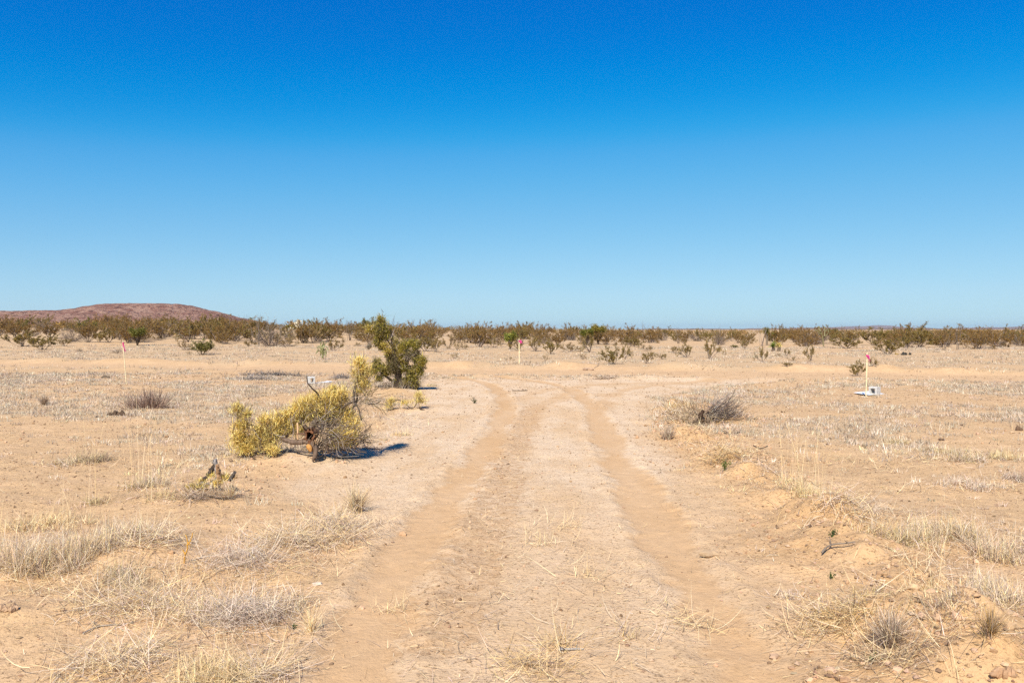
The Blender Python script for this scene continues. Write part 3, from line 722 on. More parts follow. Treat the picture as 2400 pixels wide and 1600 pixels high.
# small green trees in the scrub, built as trunk and crown
def clump_crown(mb, c, rx, ry, rz, n, lsz, cols, wts, hollow=.25, wd=.5):
    d = RS.normal(size=(n, 3)); d /= np.linalg.norm(d, axis=1, keepdims=True)
    q = np.minimum(np.abs(RS.normal(0, .52, n)) + hollow, 1.2) * (1 + .28 * np.sin(d[:, 0] * 5 + c[0] * 9) * np.cos(d[:, 2] * 6 + c[2] * 7))
    p = np.array(c) + d * q[:, None] * [rx, ry, rz]
    leaves(mb, p, lsz * RS.uniform(.6, 1.5, n), lsz * wd * RS.uniform(.7, 1.3, n), pal(cols, wts, n, .18))
def small_tree(px, py, ys, wpx, label, cols, name='mesquite_tree'):
    x = (px - 1200) / F * ys; z = hz(x, ys); h = hgt_for(py, ys, px); w_ = wpx / F * ys
    t = thing(name, label, 'tree', (x, ys, z)); mt = MB(); mc = MB()
    for k in range(7):
        a = k * .9 + RS.normal(0, .2); e = np.array([math.cos(a) * w_ * .3, math.sin(a) * w_ * .3, h * RS.uniform(.55, .85)])
        tube(smooth_path([(0, 0, -.05), e * [.3, .3, .4], e], 6), np.linspace(.06, .02, 6), 5, (.09, .065, .045), mt)
        clump_crown(mc, e + [0, 0, h * .04], w_ * .2, w_ * .2, h * .17, 420, .11, cols, [1] * len(cols))
    mt.obj('trunk', M_BARK, t); mc.obj('crown', M_LEAF, t)
small_tree(1375, 765, 78, 34, 'bright green low mesquite on the skyline, left of the yellow green one', [(.22, .21, .03), (.27, .24, .04), (.14, .145, .022)])
small_tree(1402, 758, 80, 40, 'yellow green taller mesquite, highest point of the middle skyline', [(.30, .24, .04), (.23, .21, .03), (.38, .27, .06)])
small_tree(322, 764, 70, 40, 'dark green mesquite patch in brown scrub under the red hill', [(.19, .185, .028), (.14, .14, .022), (.25, .215, .04)])
small_tree(1196, 776, 62, 30, 'yellow green upright thorn bush left behind the middle stake', [(.30, .31, .04), (.38, .34, .07), (.15, .17, .022)])

# ------------------------------------------------------------------ green thorn tree left of the drive
DG = [(.16, .14, .026), (.21, .175, .035), (.11, .095, .02)]
GG = [(.25, .235, .038), (.31, .275, .050), (.17, .165, .028)]
OY = [(.42, .325, .055), (.29, .245, .042), (.52, .39, .075)]
YE = [(.62, .44, .075), (.68, .51, .12), (.44, .32, .06), (.30, .24, .05)]
DG = DG + OY[:2]; GG = GG + OY + OY[:1]; DG = DG + OY[2:]
DB = [(.19, .145, .065), (.12, .09, .045), (.26, .19, .09)]
GT = [(.28, .22, .155), (.20, .15, .105), (.37, .30, .22)]
x, y, z = G(925, 908); s = y / F
tr = thing('thorn_tree', 'gnarled green and yellow thorn tree with dead top branch, beside the road junction', 'tree', (x, y, z))
T = lambda l, dy=0.: P3(925, 908, s, l, dy)
mt = MB()
tube(smooth_path(T([(930, 912), (934, 890), (934, 862, -.03), (930, 838), (923, 816), (919, 790), (916, 777), (913, 770)]), 22), np.interp(np.linspace(0, 1, 22), [0, .3, .6, .8, 1], [.10, .085, .06, .03, .01]), 7, (.052, .036, .024), mt)
for l, r0, c in (([(930, 902), (920, 893), (908, 884), (899, 877), (890, 868), (884, 850)], .045, (.045, .032, .022)), ([(936, 880), (947, 862), (953, 858), (968, 857), (984, 858)], .028, (.26, .20, .15)),
             ([(934, 868), (950, 846), (966, 838), (974, 832)], .03, (.22, .17, .13)), ([(932, 850), (945, 830), (955, 815), (972, 806)], .03, (.07, .05, .035)), ([(934, 892), (950, 886), (965, 884), (975, 900)], .035, (.05, .036, .025)),
             ([(922, 816), (910, 800), (900, 780), (894, 756), (891, 741)], .028, (.07, .05, .035)), ([(918, 790), (921, 780), (924, 770)], .012, (.38, .32, .27)), ([(916, 802), (909, 794), (907, 791)], .012, (.36, .3, .25)),
             ([(893, 772), (869, 780), (861, 796), (866, 808), (864, 815)], .014, (.09, .065, .05)), ([(928, 836), (915, 832), (905, 822), (893, 812)], .03, (.06, .042, .03)), ([(936, 890), (945, 905), (947, 915)], .02, (.2, .15, .1)), ([(922, 912), (922, 898), (921, 885)], .012, (.3, .24, .17)), ([(984, 855), (992, 842), (1000, 838)], .012, (.15, .11, .08))):
    q = smooth_path([(a, b + RS.normal(0, .05), c2) for a, b, c2 in T(l)], 10); tube(q, np.linspace(r0, r0 * .35, 10), 6, c, mt)
mt.obj('trunk', M_BARK, tr, True)
CL = [(894, 756, 13, 17, OY + GG, 380), (891, 745, 5, 8, OY, 90), (868, 771, 12, 11, YE, 260), (890, 775, 16, 22, DB + DG + OY[:1], 700), (906, 777, 11, 18, OY + DG[:1], 420), (884, 802, 11, 12, DG, 420), (894, 814, 9, 9, DB + OY[:1], 200), (901, 807, 14, 10, YE, 200), (911, 821, 12, 12, YE, 200), (890, 790, 12, 9, OY, 160), (930, 800, 9, 14, OY + GT[:2], 110), (953, 893, 12, 8, OY + GT[:2], 160), (900, 876, 12, 7, OY + GT[:1], 160), (915, 856, 9, 10, OY + DB, 220), (946, 862, 10, 12, OY + GG[:2], 260), (938, 842, 9, 12, OY + YE[:1], 220), (905, 790, 10, 10, OY, 160), (952, 826, 10, 8, YE + OY, 160), (985, 872, 9, 10, GG, 220), (925, 893, 12, 8, GT + OY[:1], 200), (948, 898, 12, 8, GT + OY[:1], 200), (990, 850, 10, 8, OY + YE[:1], 160),
      (910, 832, 9, 9, OY + DG, 220), (924, 843, 16, 22, DB, 620), (928, 868, 12, 18, DB, 400), (951, 807, 14, 10, GG + OY[:1], 430), (973, 808, 10, 14, GG, 400), (964, 800, 10, 7, GG, 160), (941, 818, 12, 14, OY, 350), (962, 828, 16, 12, GT + OY[:2], 380), (978, 826, 8, 12, DB, 160), (988, 842, 14, 10, OY + DG, 380), (974, 846, 9, 10, DB + DG, 220),  # dark brown middle clumps paint the crown's inner shade
      (950, 848, 10, 16, OY + DB, 300), (983, 861, 13, 10, GG, 360), (966, 868, 20, 12, DG + OY[:1] + GT[:1], 560), (966, 886, 20, 16, DG + OY[:2] + GT[:1], 700), (974, 902, 13, 9, DB + OY[:1], 300), (882, 852, 12, 14, GG + DG, 480), (877, 867, 13, 12, GG + DG, 480), (897, 862, 18, 12, OY + DG, 520), (908, 868, 10, 12, DG + OY[:1], 300), (888, 886, 11, 9, DG + GT[:1], 240), (924, 858, 14, 14, DB + DG[:1], 360), (866, 812, 8, 6, GT + TAN[:1], 90), (958, 836, 10, 8, GT, 150), (912, 846, 6, 10, DB + OY[:1], 130)]
mc = MB(); yc = MB()
for px, py, rx, ry, cols, n in CL:
    clump_crown(yc if cols is YE else mc, T([(px, py, RS.uniform(-.12, .12))])[0], rx * s * 1.02, max(rx, 11) * s * 1.2, ry * s * 1.02, int(n * 6.5), .043, cols, [1] * len(cols), .10, .27)
fm = MB()
for px, py, rx, ry, cols, n in CL:
    k = int(n * .22); b = T([(px, py, 0)])[0] + RS.normal(0, .5, (k, 3)) * [rx * s, .2, ry * s]
    blades(fm, b, RS.uniform(0, 6.28, k), RS.uniform(.06, .22, k), np.arccos(RS.uniform(-.3, 1, k)), RS.normal(0, .6, k), np.full(k, .011), pal(GT + OY[:2] + DB[:1], [1] * 6, k), 3)
fm.obj('fine_twigs', M_TWIG, tr)
mc.obj('foliage', M_LEAF, tr); tag(yc.obj('foliage', M_LEAF, tr), 'bright yellow foliage tufts', None)
mt = MB()
for px, py, rx, n in ((908, 900, 17, 170), (936, 903, 20, 240), (952, 905, 14, 120)):
    b = np.array(T([(px, 912)])[0]) + np.stack([RS.normal(0, rx * s * .5, n), RS.normal(0, .2, n), np.zeros(n)], -1)
    blades(mt, b, RS.uniform(0, 6.28, n), RS.uniform(.1, .34, n), RS.uniform(.1, .9, n), RS.uniform(-.3, .8, n), RS.uniform(.006, .012, n), pal(GT + STR if False else GT, [1] * 3, n), 3)
mt.obj('dead_twigs', M_TWIG, tr)

# ------------------------------------------------------------------ uprooted yellow bush
x, y, z = G(690, 1062); s = y / F
ub = thing('uprooted_bush', 'uprooted yellow bush lying on its side with exposed rusty brown root', 'bush', (x, y, z))
U = lambda l, dy=0.: P3(690, 1062, s, l, dy)
mt = MB()
wood = (.17, .115, .08)
q = smooth_path(U([(655, 1030, .1), (664, 1029, -.02), (680, 1031, -.10), (696, 1033, -.16), (712, 1032, -.2), (726, 1030, -.2), (740, 1035, -.22), (750, 1046, -.25), (752, 1058, -.28), (747, 1073, -.3)]), 26)
r_ = np.interp(np.linspace(0, 1, 26), [0, .1, .5, .75, .9, 1], [.018, .028, .031, .038, .028, .012]) * (1 + .1 * np.sin(np.arange(26) * 1.7))
tube(q, r_, 9, wood, mt)
for l, r0, c in (([(724, 1032, -.1), (718, 1008, .0), (706, 994, .05), (699, 987, .1)], .035, (.11, .075, .05)), ([(724, 1030, -.05), (730, 1000, .05), (737, 986, .1), (744, 970, .2)], .045, (.17, .125, .09)), ([(668, 1028, 0), (676, 1012, .1), (690, 1000, .15), (702, 992, .1)], .022, (.12, .08, .055)),
                 ([(738, 1012, .1), (765, 990, .15), (803, 954, .1), (826, 946, .1), (838, 964, .1), (841, 976, .08), (846, 987, .05)], .016, (.12, .09, .07)), ([(826, 946, .1), (822, 925, .2), (828, 893, .3), (834, 868, .3), (840, 850, .3)], .022, (.08, .06, .045)),
                 ([(790, 970, .1), (815, 963, .25), (826, 940, .3), (820, 915, .3)], .02, (.15, .12, .09)),
                 ([(745, 950, .2), (737, 925, .15), (730, 917, .12), (722, 907, .1), (716, 899, .1), (715, 890, .1), (714, 882, .1)], .013, (.075, .052, .04)),
                 ([(640, 1020, .1), (600, 1003, .05), (570, 990, 0), (556, 978, 0), (560, 962, 0)], .014, (.2, .16, .12)), ([(570, 990, 0), (554, 992, -.05), (552, 1007, -.08), (544, 1034, -.1)], .010, (.16, .125, .1)), ([(612, 1013, -.05), (594, 1005, -.08), (582, 992, -.1)], .008, (.14, .1, .08))):
    tube(smooth_path(U(l), 14), np.linspace(r0, r0 * .45, 14) * (1 + .08 * np.sin(np.arange(14) * 2.1)), 6, c, mt)
mt.obj('trunk', M_BARK, ub, True)
rt = MB()       # torn hollow root, facing the road; inner rings coloured dark for the hollow's shade
c0 = np.array(U([(737, 1017, -.24)])[0]); ring = 14
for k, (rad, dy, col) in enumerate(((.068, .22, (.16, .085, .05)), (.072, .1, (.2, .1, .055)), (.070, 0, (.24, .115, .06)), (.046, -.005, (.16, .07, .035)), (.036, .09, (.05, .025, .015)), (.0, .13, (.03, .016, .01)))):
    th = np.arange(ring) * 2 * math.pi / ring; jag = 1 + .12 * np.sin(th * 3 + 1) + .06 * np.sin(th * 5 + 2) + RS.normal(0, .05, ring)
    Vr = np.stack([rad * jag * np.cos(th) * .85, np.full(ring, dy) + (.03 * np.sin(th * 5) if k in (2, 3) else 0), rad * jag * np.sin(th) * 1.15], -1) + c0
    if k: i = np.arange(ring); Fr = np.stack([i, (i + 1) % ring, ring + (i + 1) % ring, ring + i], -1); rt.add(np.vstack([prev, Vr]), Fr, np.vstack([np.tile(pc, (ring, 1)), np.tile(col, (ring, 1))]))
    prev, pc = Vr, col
for k in range(16):
    a = RS.uniform(0, 6.28); q0 = c0 + np.array([.06 * math.cos(a), .02, .07 * math.sin(a)]); d = np.array([math.cos(a) * .7, -.5 + RS.normal(0, .3), math.sin(a) * .6])
    tube([q0, q0 + d * .05, q0 + d * .09 + RS.normal(0, .02, 3)], [.014, .008, .003], 5, pal([(.17, .09, .05), (.10, .06, .04), (.24, .14, .08)], [1, 1, 1], 1)[0], rt)
rt.obj('root', M_BARK, ub, True)
sp = MB(); tube(smooth_path(U([(703, 990, -.12), (706, 1000, -.16), (707, 1012, -.18), (706, 1016, -.18), (709, 1026, -.2)]), 8), [.012] * 8, 5, (.55, .34, .18), sp); tag(sp.obj('stripped_stick', M_BARK, ub, True), 'pale upright stripped stick', None); sp = MB()
tube(smooth_path(U([(735, 1036, -.28), (741, 1042, -.31), (744, 1050, -.325)]), 6), [.02, .032, .034, .03, .02, .01], 6, (.5, .24, .07), sp)
tag(sp.obj('stripped_wood', M_BARK, ub, True), 'orange torn patch of bare wood', None)
YB = [(.80, .595, .18), (.71, .52, .145), (.85, .68, .28), (.52, .375, .11)]
YO = [(.70, .53, .17), (.56, .42, .14), (.78, .61, .22), (.36, .26, .10)]
def yellow(mb, px, py, rx, ry, n, cols, dy, ln=.070, wd=.0062, dep=None):
    n = int(n * 1.7); rx, ry = rx * s, ry * s; dp = dep or max(.13, min(rx, .3))
    d = RS.normal(size=(n, 3)); d /= np.linalg.norm(d, axis=1, keepdims=True)
    qq = np.minimum(np.abs(RS.normal(0, .66, n)) + .08, 1.5) * (1 + .22 * np.sin(d[:, 0] * 7 + px) * np.cos(d[:, 2] * 6 + py))
    b = np.array(U([(px, py, dy)])[0]) + d * qq[:, None] * [rx, dp, ry]
    b[:, 2] = np.maximum(b[:, 2], .0)
    az = np.arctan2(d[:, 1], d[:, 0]) + RS.normal(0, .9, n); el = np.arccos(RS.uniform(-.35, 1, n)); az = np.where(RS.uniform(0, 1, n) < .6, RS.uniform(0, 6.28, n), az)
    blades(mb, b, az, ln * RS.uniform(.4, 1.2, n), el, RS.normal(-.25, .6, n), wd * RS.uniform(.6, 1.4, n), pal(cols, [3, 3, 2, 1], n, .15), 2, 0, .5)
UC = [(557, 960, 16, 13, 260, YO, 0), (577, 974, 11, 9, 200, YO, 0), (570, 998, 16, 15, 520, YB, -.05), (568, 1030, 20, 24, 900, YB, -.1), (586, 1050, 20, 12, 520, YB, -.12), (618, 986, 13, 10, 300, YB, .05), (614, 1010, 20, 18, 560, YO, 0), (628, 1034, 26, 20, 620, YO, -.02), (650, 994, 20, 16, 520, YB, .1), (658, 979, 20, 11, 420, YB, .15), (688, 968, 24, 15, 720, YB, .2), (672, 1006, 24, 20, 620, YO, .15), (704, 985, 20, 16, 480, YO, .25),
      (727, 950, 28, 19, 950, YB, .25), (765, 939, 30, 20, 1150, YB, .25), (789, 934, 18, 17, 560, YB, .25), (750, 968, 30, 18, 760, YO, .2), (788, 966, 24, 18, 420, YO, .2), (822, 998, 19, 18, 620, YB, .1), (816, 1022, 20, 16, 520, YB, .0), (800, 1040, 18, 10, 260, YO, 0), (812, 978, 12, 12, 170, YB, .2), (690, 1012, 22, 14, 420, YO, .12), (730, 985, 26, 18, 620, YO, .25), (762, 992, 26, 18, 420, YO, .2), (600, 1034, 20, 20, 520, YO, .0), (800, 985, 20, 16, 360, YB, .2), (785, 1018, 24, 14, 260, YO, .1), (650, 1018, 26, 18, 520, YO, .1), (700, 950, 20, 12, 260, YB, .25), (770, 915, 4, 8, 60, YB, .25), (655, 1052, 8, 8, 130, YB, -.2), (640, 1050, 16, 10, 160, YO, -.15)]
fo = MB()
for a in UC: yellow(fo, a[0], a[1], a[2], a[3], int(a[4] * 1.45), a[5], a[6])
fo.obj('foliage', M_STRAW, ub)
f2 = MB()
for a in [(830, 853, 18, 13, 420, YB, .35), (838, 870, 20, 15, 480, YB, .35), (838, 890, 22, 15, 480, YO, .35), (838, 908, 24, 15, 460, YO, .32), (832, 923, 15, 8, 160, YO, .3),  (818, 880, 8, 18, 90, YO, .3)]: yellow(f2, a[0], a[1], a[2], a[3], a[4], a[5], a[6], .070, .0062)
tube(smooth_path(U([(831, 860, .35), (819, 838, .35), (818, 826, .35)]), 5), [.008, .006, .006, .006, .004], 4, (.3, .24, .12), f2)
tag(f2.obj('foliage', M_STRAW, ub), 'upright yellow tufted branch', None)
tw = MB()
def twigs(mb, l, n, L, cols, rad=.004, fan=(0, 0, 0), jit=.5):
    for k in range(n):
        a = l[RS.integers(len(l))]; p0 = np.array(U([(a[0] + RS.normal(0, a[2]), a[1] + RS.normal(0, a[3]), a[4] + RS.normal(0, .12))])[0]); p0[2] = max(p0[2], .01)
        d = np.array(fan) + RS.normal(0, jit, 3); d /= np.linalg.norm(d); q = [p0]
        for j in range(5):
            d = d + RS.normal(0, .22, 3); d /= np.linalg.norm(d); q.append(q[-1] + d * L * RS.uniform(.6, 1.2) / 5); q[-1][2] = max(q[-1][2], .008)
        tube(np.array(q), np.linspace(rad, rad * .4, 6), 3, pal(cols, [1] * len(cols), 1)[0], mb, cap=False)
twigs(tw, [(755, 1000, 12, 10, 0), (780, 1010, 16, 10, 0), (770, 1030, 20, 10, -.05), (795, 1035, 16, 8, 0)], 190, .36, GT + TWG, .0045, (.7, 0, .15), .55)
twigs(tw, [(700, 1000, 30, 12, .1), (640, 1015, 30, 12, .05), (745, 975, 25, 14, .2), (785, 955, 20, 14, .2), (660, 1030, 30, 12, .05)], 200, .30, TWG + DB, .0045, (.1, 0, .6), .7)
twigs(tw, [(770, 1048, 22, 4, .05), (800, 1046, 20, 4, .1), (828, 1038, 14, 6, .25), (750, 1050, 20, 4, .1)], 240, .30, TWG + GT[:2] + YO[3:], .0042, (.4, .2, .25), .7)
twigs(tw, [(575, 1010, 14, 24, 0), (560, 968, 8, 8, 0), (838, 890, 10, 22, .32), (835, 960, 10, 12, .1)], 110, .18, TWG + DB, .0035, (0, 0, .3), .9)
twigs(tw, [(838, 935, 12, 6, .25), (850, 945, 14, 8, .25)], 40, .3, GT + DB, .004, (.8, 0, -.1), .6)
tw.obj('twigs', M_TWIG, ub)
# loose sticks lying by the bush
def stick(pts, rad, col, label, name='fallen_stick', group='loose sticks lying on the sand', rise=.008):
    w_ = []
    for p in pts:
        gx_, gy_, gz_ = G(p[0], p[1]); w_.append((gx_, gy_, gz_ + rise + (p[2] if len(p) > 2 else 0)))
    o0 = np.array(w_[0]); q = smooth_path(np.array(w_) - o0, 9); mb = MB(); tube(q, np.linspace(rad, rad * .6, 9) * (1 + .15 * np.sin(np.arange(9) * 2.3)), 6, col, mb)
    for k in range(2):
        b = q[3 + 3 * k]; tube([b, b + np.array([RS.normal(0, .05), RS.normal(0, .05), .025])], [rad * .5, rad * .3], 4, col, mb)
    o = mb.obj(name, M_BARK, None, True, o0); tag(o, label, 'stick', group)
stick([(850, 1044, .05), (858, 1050), (872, 1053), (895, 1053)], .009, (.13, .1, .08), 'dark forked stick on the sand right of the uprooted bush')
stick([(784, 1074), (800, 1073), (812, 1068, .02), (822, 1065, .04)], .011, (.10, .075, .06), 'crooked dark stick in front of the uprooted bush, near the drive')
stick([(560, 1062), (575, 1067), (588, 1073), (600, 1078)], .010, (.08, .06, .05), 'charred dark stick left of the uprooted bush')
stick([(1201, 915), (1218, 916), (1236, 915)], .018, (.24, .18, .13), 'flat brown stick across the mouth of the drive', rise=.015)
stick([(1310, 1520), (1330, 1521), (1368, 1523)], .007, (.30, .27, .24), 'straight grey stick on the drive between the wheel tracks')
stick([(1926, 1303, .02), (1945, 1292, .03), (1980, 1290, .03), (2004, 1285, .02)], .007, (.22, .175, .135), 'dark broken branch on the orange sand mound')
stick([(1393, 862), (1400, 858), (1404, 856, .12)], .015, (.2, .16, .13), 'thin grey stick poking out of the road bank')
stick([(1690, 1010), (1702, 1017), (1718, 1018), (1735, 1015)], .012, (.11, .08, .06), 'dark branch below the dead brush pile')
stick([(1766, 1044), (1780, 1050), (1800, 1050, .03)], .01, (.12, .09, .065), 'dark twig among dry weeds below the dead brush pile')
stick([(480, 1155), (500, 1162), (530, 1168), (552, 1170)], .007, (.09, .07, .06), 'thin dark root lying in front of the grey stump')
stick([(195, 1480), (230, 1462), (290, 1455), (330, 1448)], .004, (.42, .36, .28), 'long pale bent stem in front of the straw mat')

# ------------------------------------------------------------------ yellow broken branch by the thorn tree
x, y, z = G(930, 958); s = y / F
bb = thing('broken_branch', 'broken yellow tufted branch lying in front of the thorn tree', 'branch', (x, y, z))
U = lambda l, dy=0.: P3(930, 958, s, l, dy)
mt = MB()
for l, r0 in (([(985, 935, 0), (975, 930, .1), (976, 945, 0), (968, 955, -.05), (958, 952), (948, 942), (935, 936), (922, 938)], .012), ([(862, 945), (878, 946, .05), (886, 942), (893, 938, .1)], .012), ([(984, 952, -.1), (992, 958, -.12), (1002, 961, -.15)], .022)):
    tube(smooth_path(U(l), 14), np.linspace(r0, r0 * .6, 14), 5, (.085, .06, .045), mt)
mt.obj('bough', M_BARK, bb, True)
fo = MB()
for a in [(916, 940, 14, 10, 200, YO, 0), (913, 951, 10, 8, 130, YO, -.05), (980, 926, 10, 8, 150, YO, .05), (985, 940, 20, 10, 200, YO, 0), (950, 944, 20, 8, 120, YO, 0)]: yellow(fo, a[0], a[1], a[2], a[3], a[4], a[5], a[6], .085, .009, .2)
fo.obj('foliage', M_STRAW, bb)

# ------------------------------------------------------------------ dead brush pile right of the drive
x, y, z = G(1640, 985); s = y / F
bp_ = thing('brush_pile', 'uprooted dead grey brush with dark hollow root, right of the drive', 'brush', (x, y, z - .1))
U = lambda l, dy=0.: P3(1640, 985, s, l, dy + .0)
rt = MB()
for l, r0, c in (([(1630, 984, -.2), (1633, 965, -.2), (1638, 952, -.18), (1643, 946, -.15)], .055, (.06, .035, .022)), ([(1645, 982, -.05), (1648, 965, -.04), (1645, 950, 0)], .03, (.3, .2, .12)), ([(1608, 980, -.2), (1625, 970, -.22), (1642, 966, -.2)], .055, (.07, .042, .028)), ([(1636, 978, -.15), (1648, 974, -.15), (1664, 972, -.1)], .07, (.05, .03, .02))):
    tube(smooth_path(U(l), 8), np.linspace(r0, r0 * .5, 8) * (1 + .2 * np.sin(np.arange(8) * 2)), 7, c, rt)
rt.obj('root', M_BARK, bp_, True)
tw = MB()
twigs(tw, [(1665, 972, 8, 6, .1), (1670, 978, 10, 6, 0), (1660, 965, 8, 8, .15), (1690, 975, 14, 8, .05)], 230, .62, [(.19, .14, .11), (.26, .20, .16), (.10, .075, .055), (.33, .265, .21)], .0055, (1.0, 0, .1), .38)
twigs(tw, [(1670, 955, 8, 8, .2), (1690, 950, 12, 8, .2)], 60, .5, [(.22, .17, .14), (.3, .24, .2)], .005, (.8, 0, .55), .35)
tube(smooth_path(U([(1680, 950, .1), (1702, 941, .1), (1712, 925, .1), (1722, 910, .1), (1727, 898, .1)]), 10), np.linspace(.012, .004, 10), 5, (.12, .09, .075), tw)
tube(smooth_path(U([(1651, 940, .2), (1653, 925, .2), (1655, 912, .2), (1653, 900, .2)]), 8), np.linspace(.006, .003, 8), 4, (.2, .16, .13), tw)
twigs(tw, [(1600, 972, 14, 8, .05), (1622, 958, 12, 8, .15), (1650, 952, 14, 6, .2)], 170, .34, [(.34, .24, .15), (.26, .17, .10), (.42, .31, .2), (.18, .115, .07)], .0042, (-.5, 0, .25), .8)
twigs(tw, [(1660, 985, 20, 4, -.1), (1700, 985, 20, 4, 0)], 150, .45, [(.30, .24, .19), (.22, .17, .13), (.14, .105, .08)], .004, (.6, 0, .0), .6)
tw.obj('twigs', M_TWIG, bp_)

# ------------------------------------------------------------------ grey hollow stump
x, y, z = G(505, 1142); s = y / F
stp = thing('tree_stump', 'small split grey stump with yellow tufts at its foot', 'stump', (x, y, z))
U = lambda l, dy=0.: P3(505, 1142, s, l, dy)
mt = MB()
for l, rr, c in (([(514, 1145, 0), (509, 1122, 0), (511, 1105, 0), (506, 1090, 0), (502, 1080, 0), (508, 1074, 0)], [.014, .020, .026, .021, .022, .004], (.30, .265, .24)), ([(470, 1126, 0), (485, 1112, 0), (494, 1102, .02), (500, 1090, .03), (501, 1076, .03)], [.012, .018, .024, .028, .018], (.075, .055, .042)), ([(513, 1120, -.02), (513, 1100, -.02), (512, 1087, -.02)], [.02, .02, .016], (.36, .21, .11)), ([(537, 1124, 0), (544, 1115, 0), (550, 1104, 0)], [.016, .018, .014], (.10, .08, .065)), ([(499, 1128, -.05), (503, 1133, -.08), (502, 1142, -.1)], [.014, .013, .008], (.62, .5, .36)), ([(464, 1136, -.05), (475, 1128, -.03), (492, 1130, -.05), (505, 1122, 0)], [.014, .016, .016, .02], (.2, .16, .13))):  # right leg coloured pale as lit, left leg dark for the hollow's shade
    n = 14; q = smooth_path(U(l), n) + RS.normal(0, .004, (14, 3)); tube(q, (1 + RS.normal(0, .14, n)) * np.interp(np.linspace(0, 1, n), np.linspace(0, 1, len(rr)), rr), 8, c, mt)
mt.obj('trunk', M_BARK, stp, True)
fo = MB()
for a in [(522, 1120, 12, 8, 260, YB, .05), (512, 1128, 10, 8, 180, YB, -.04), (475, 1126, 12, 6, 90, YB, 0), (452, 1137, 12, 5, 120, YO, -.04), (482, 1135, 14, 5, 130, YO, -.08), (497, 1112, 6, 8, 60, YB, 0)]: yellow(fo, a[0], a[1], a[2], a[3], a[4], a[5], a[6], .045, .0055, .07)
fo.obj('tufts', M_STRAW, stp)

# ------------------------------------------------------------------ stakes, blocks and boards
def stake(px, py, top_px, top_py, wd, label, tape):
    x, y, z = G(px, py); s = y / F; h = (py - top_py) * s; dx = (top_px - px) * s
    t = thing('survey_stake', label, 'stake', (x, y, z), 0, 'wooden stakes tied with pink tape')
    mb = MB(); hw, ht = wd / 2, .009
    levels = [(-.12, 1.0), (0, 1.0), (h * .5, 1), (h - .05, 1.0), (h, .35)]
    ring = lambda zz, f: [(dx * zz / h - hw * f, -ht, zz), (dx * zz / h + hw * f, -ht, zz), (dx * zz / h + hw * f, ht, zz), (dx * zz / h - hw * f, ht, zz)]
    V = np.array([p for zz, f in levels for p in ring(zz, f)]); Fc = [[i * 4 + k, i * 4 + (k + 1) % 4, i * 4 + 4 + (k + 1) % 4, i * 4 + 4 + k] for i in range(4) for k in range(4)] + [[3, 2, 1, 0], [16, 17, 18, 19]]
    mb.add(V, Fc, (.74, .62, .38)); mb.obj('lath', M_WOOD, t)
    rb_ = MB(); zk = h - tape['drop']; kx = dx * zk / h
    rr = hw + .004     # the band of tape round the lath
    ring = []
    for zz in (zk - .022, zk + .022):
        for a in range(12):
            th = a * math.pi / 6; ring.append((kx + rr * math.cos(th) * 1.05, (ht + .009) * math.sin(th) * 1.3, zz + .006 * math.sin(a * 2.0)))
    rb_.add(ring, [[a, (a + 1) % 12, 12 + (a + 1) % 12, 12 + a] for a in range(12)], (.85, .03, .30))
    for st in tape['tails']:
        q = smooth_path([(kx + a * s, -.02 + RS.normal(0, .012), zk - b * s) for a, b in st], 14); w2 = tape['w']; n = len(q)
        nrm = np.array([.5, -.15, .35]); tw_ = np.linspace(0, 1.8, n)
        side = np.stack([np.cos(tw_) * .85, np.sin(tw_) * .7, .35 + 0 * tw_], -1); side /= np.linalg.norm(side, axis=1, keepdims=True)
        V = np.concatenate([q - side * w2 / 2, q + side * w2 / 2]); i = np.arange(n - 1)
        rb_.add(V, np.stack([i, i + 1, n + i + 1, n + i], -1), pal([(.80, .07, .30), (.85, .12, .38)], [1, 1], 1, .05)[0])
    k = smooth_path([(kx + .0, -.03, zk + .02), (kx + .03, -.035, zk), (kx, -.03, zk - .02)], 6); tube(k, [.006, .009, .010, .010, .009, .006], 6, (.85, .03, .3), rb_)
    rb_.obj('ribbon', M_RIB, t, True)
stake(296, 901, 288, 797, .017, 'thin leaning wooden stake with long pink tape tail, left field', dict(drop=.11, w=.030, tails=[[(0, 0), (2, 6), (4, 13), (8, 20)], [(0, -2), (1, 4), (3, 10), (6, 22)]]))
stake(1217, 851, 1216.5, 792, .042, 'upright wooden stake with short pink bow, beyond the cross road', dict(drop=.13, w=.06, tails=[[(0, 0), (4, 1), (7, 4), (9, 8)], [(0, 0), (3, 3), (4, 6), (4, 9)], [(0, -1), (4, -2), (7, 3)]]))
stake(2029.5, 929, 2032, 823.5, .027, 'upright wooden stake with pink tape beside the right concrete block', dict(drop=.09, w=.05, tails=[[(0, 0), (4, 1), (6, 7), (7, 12)], [(0, 0), (3, 3), (3, 9), (4, 15)], [(0, 0), (3, 5), (6, 10), (6, 12)]]))

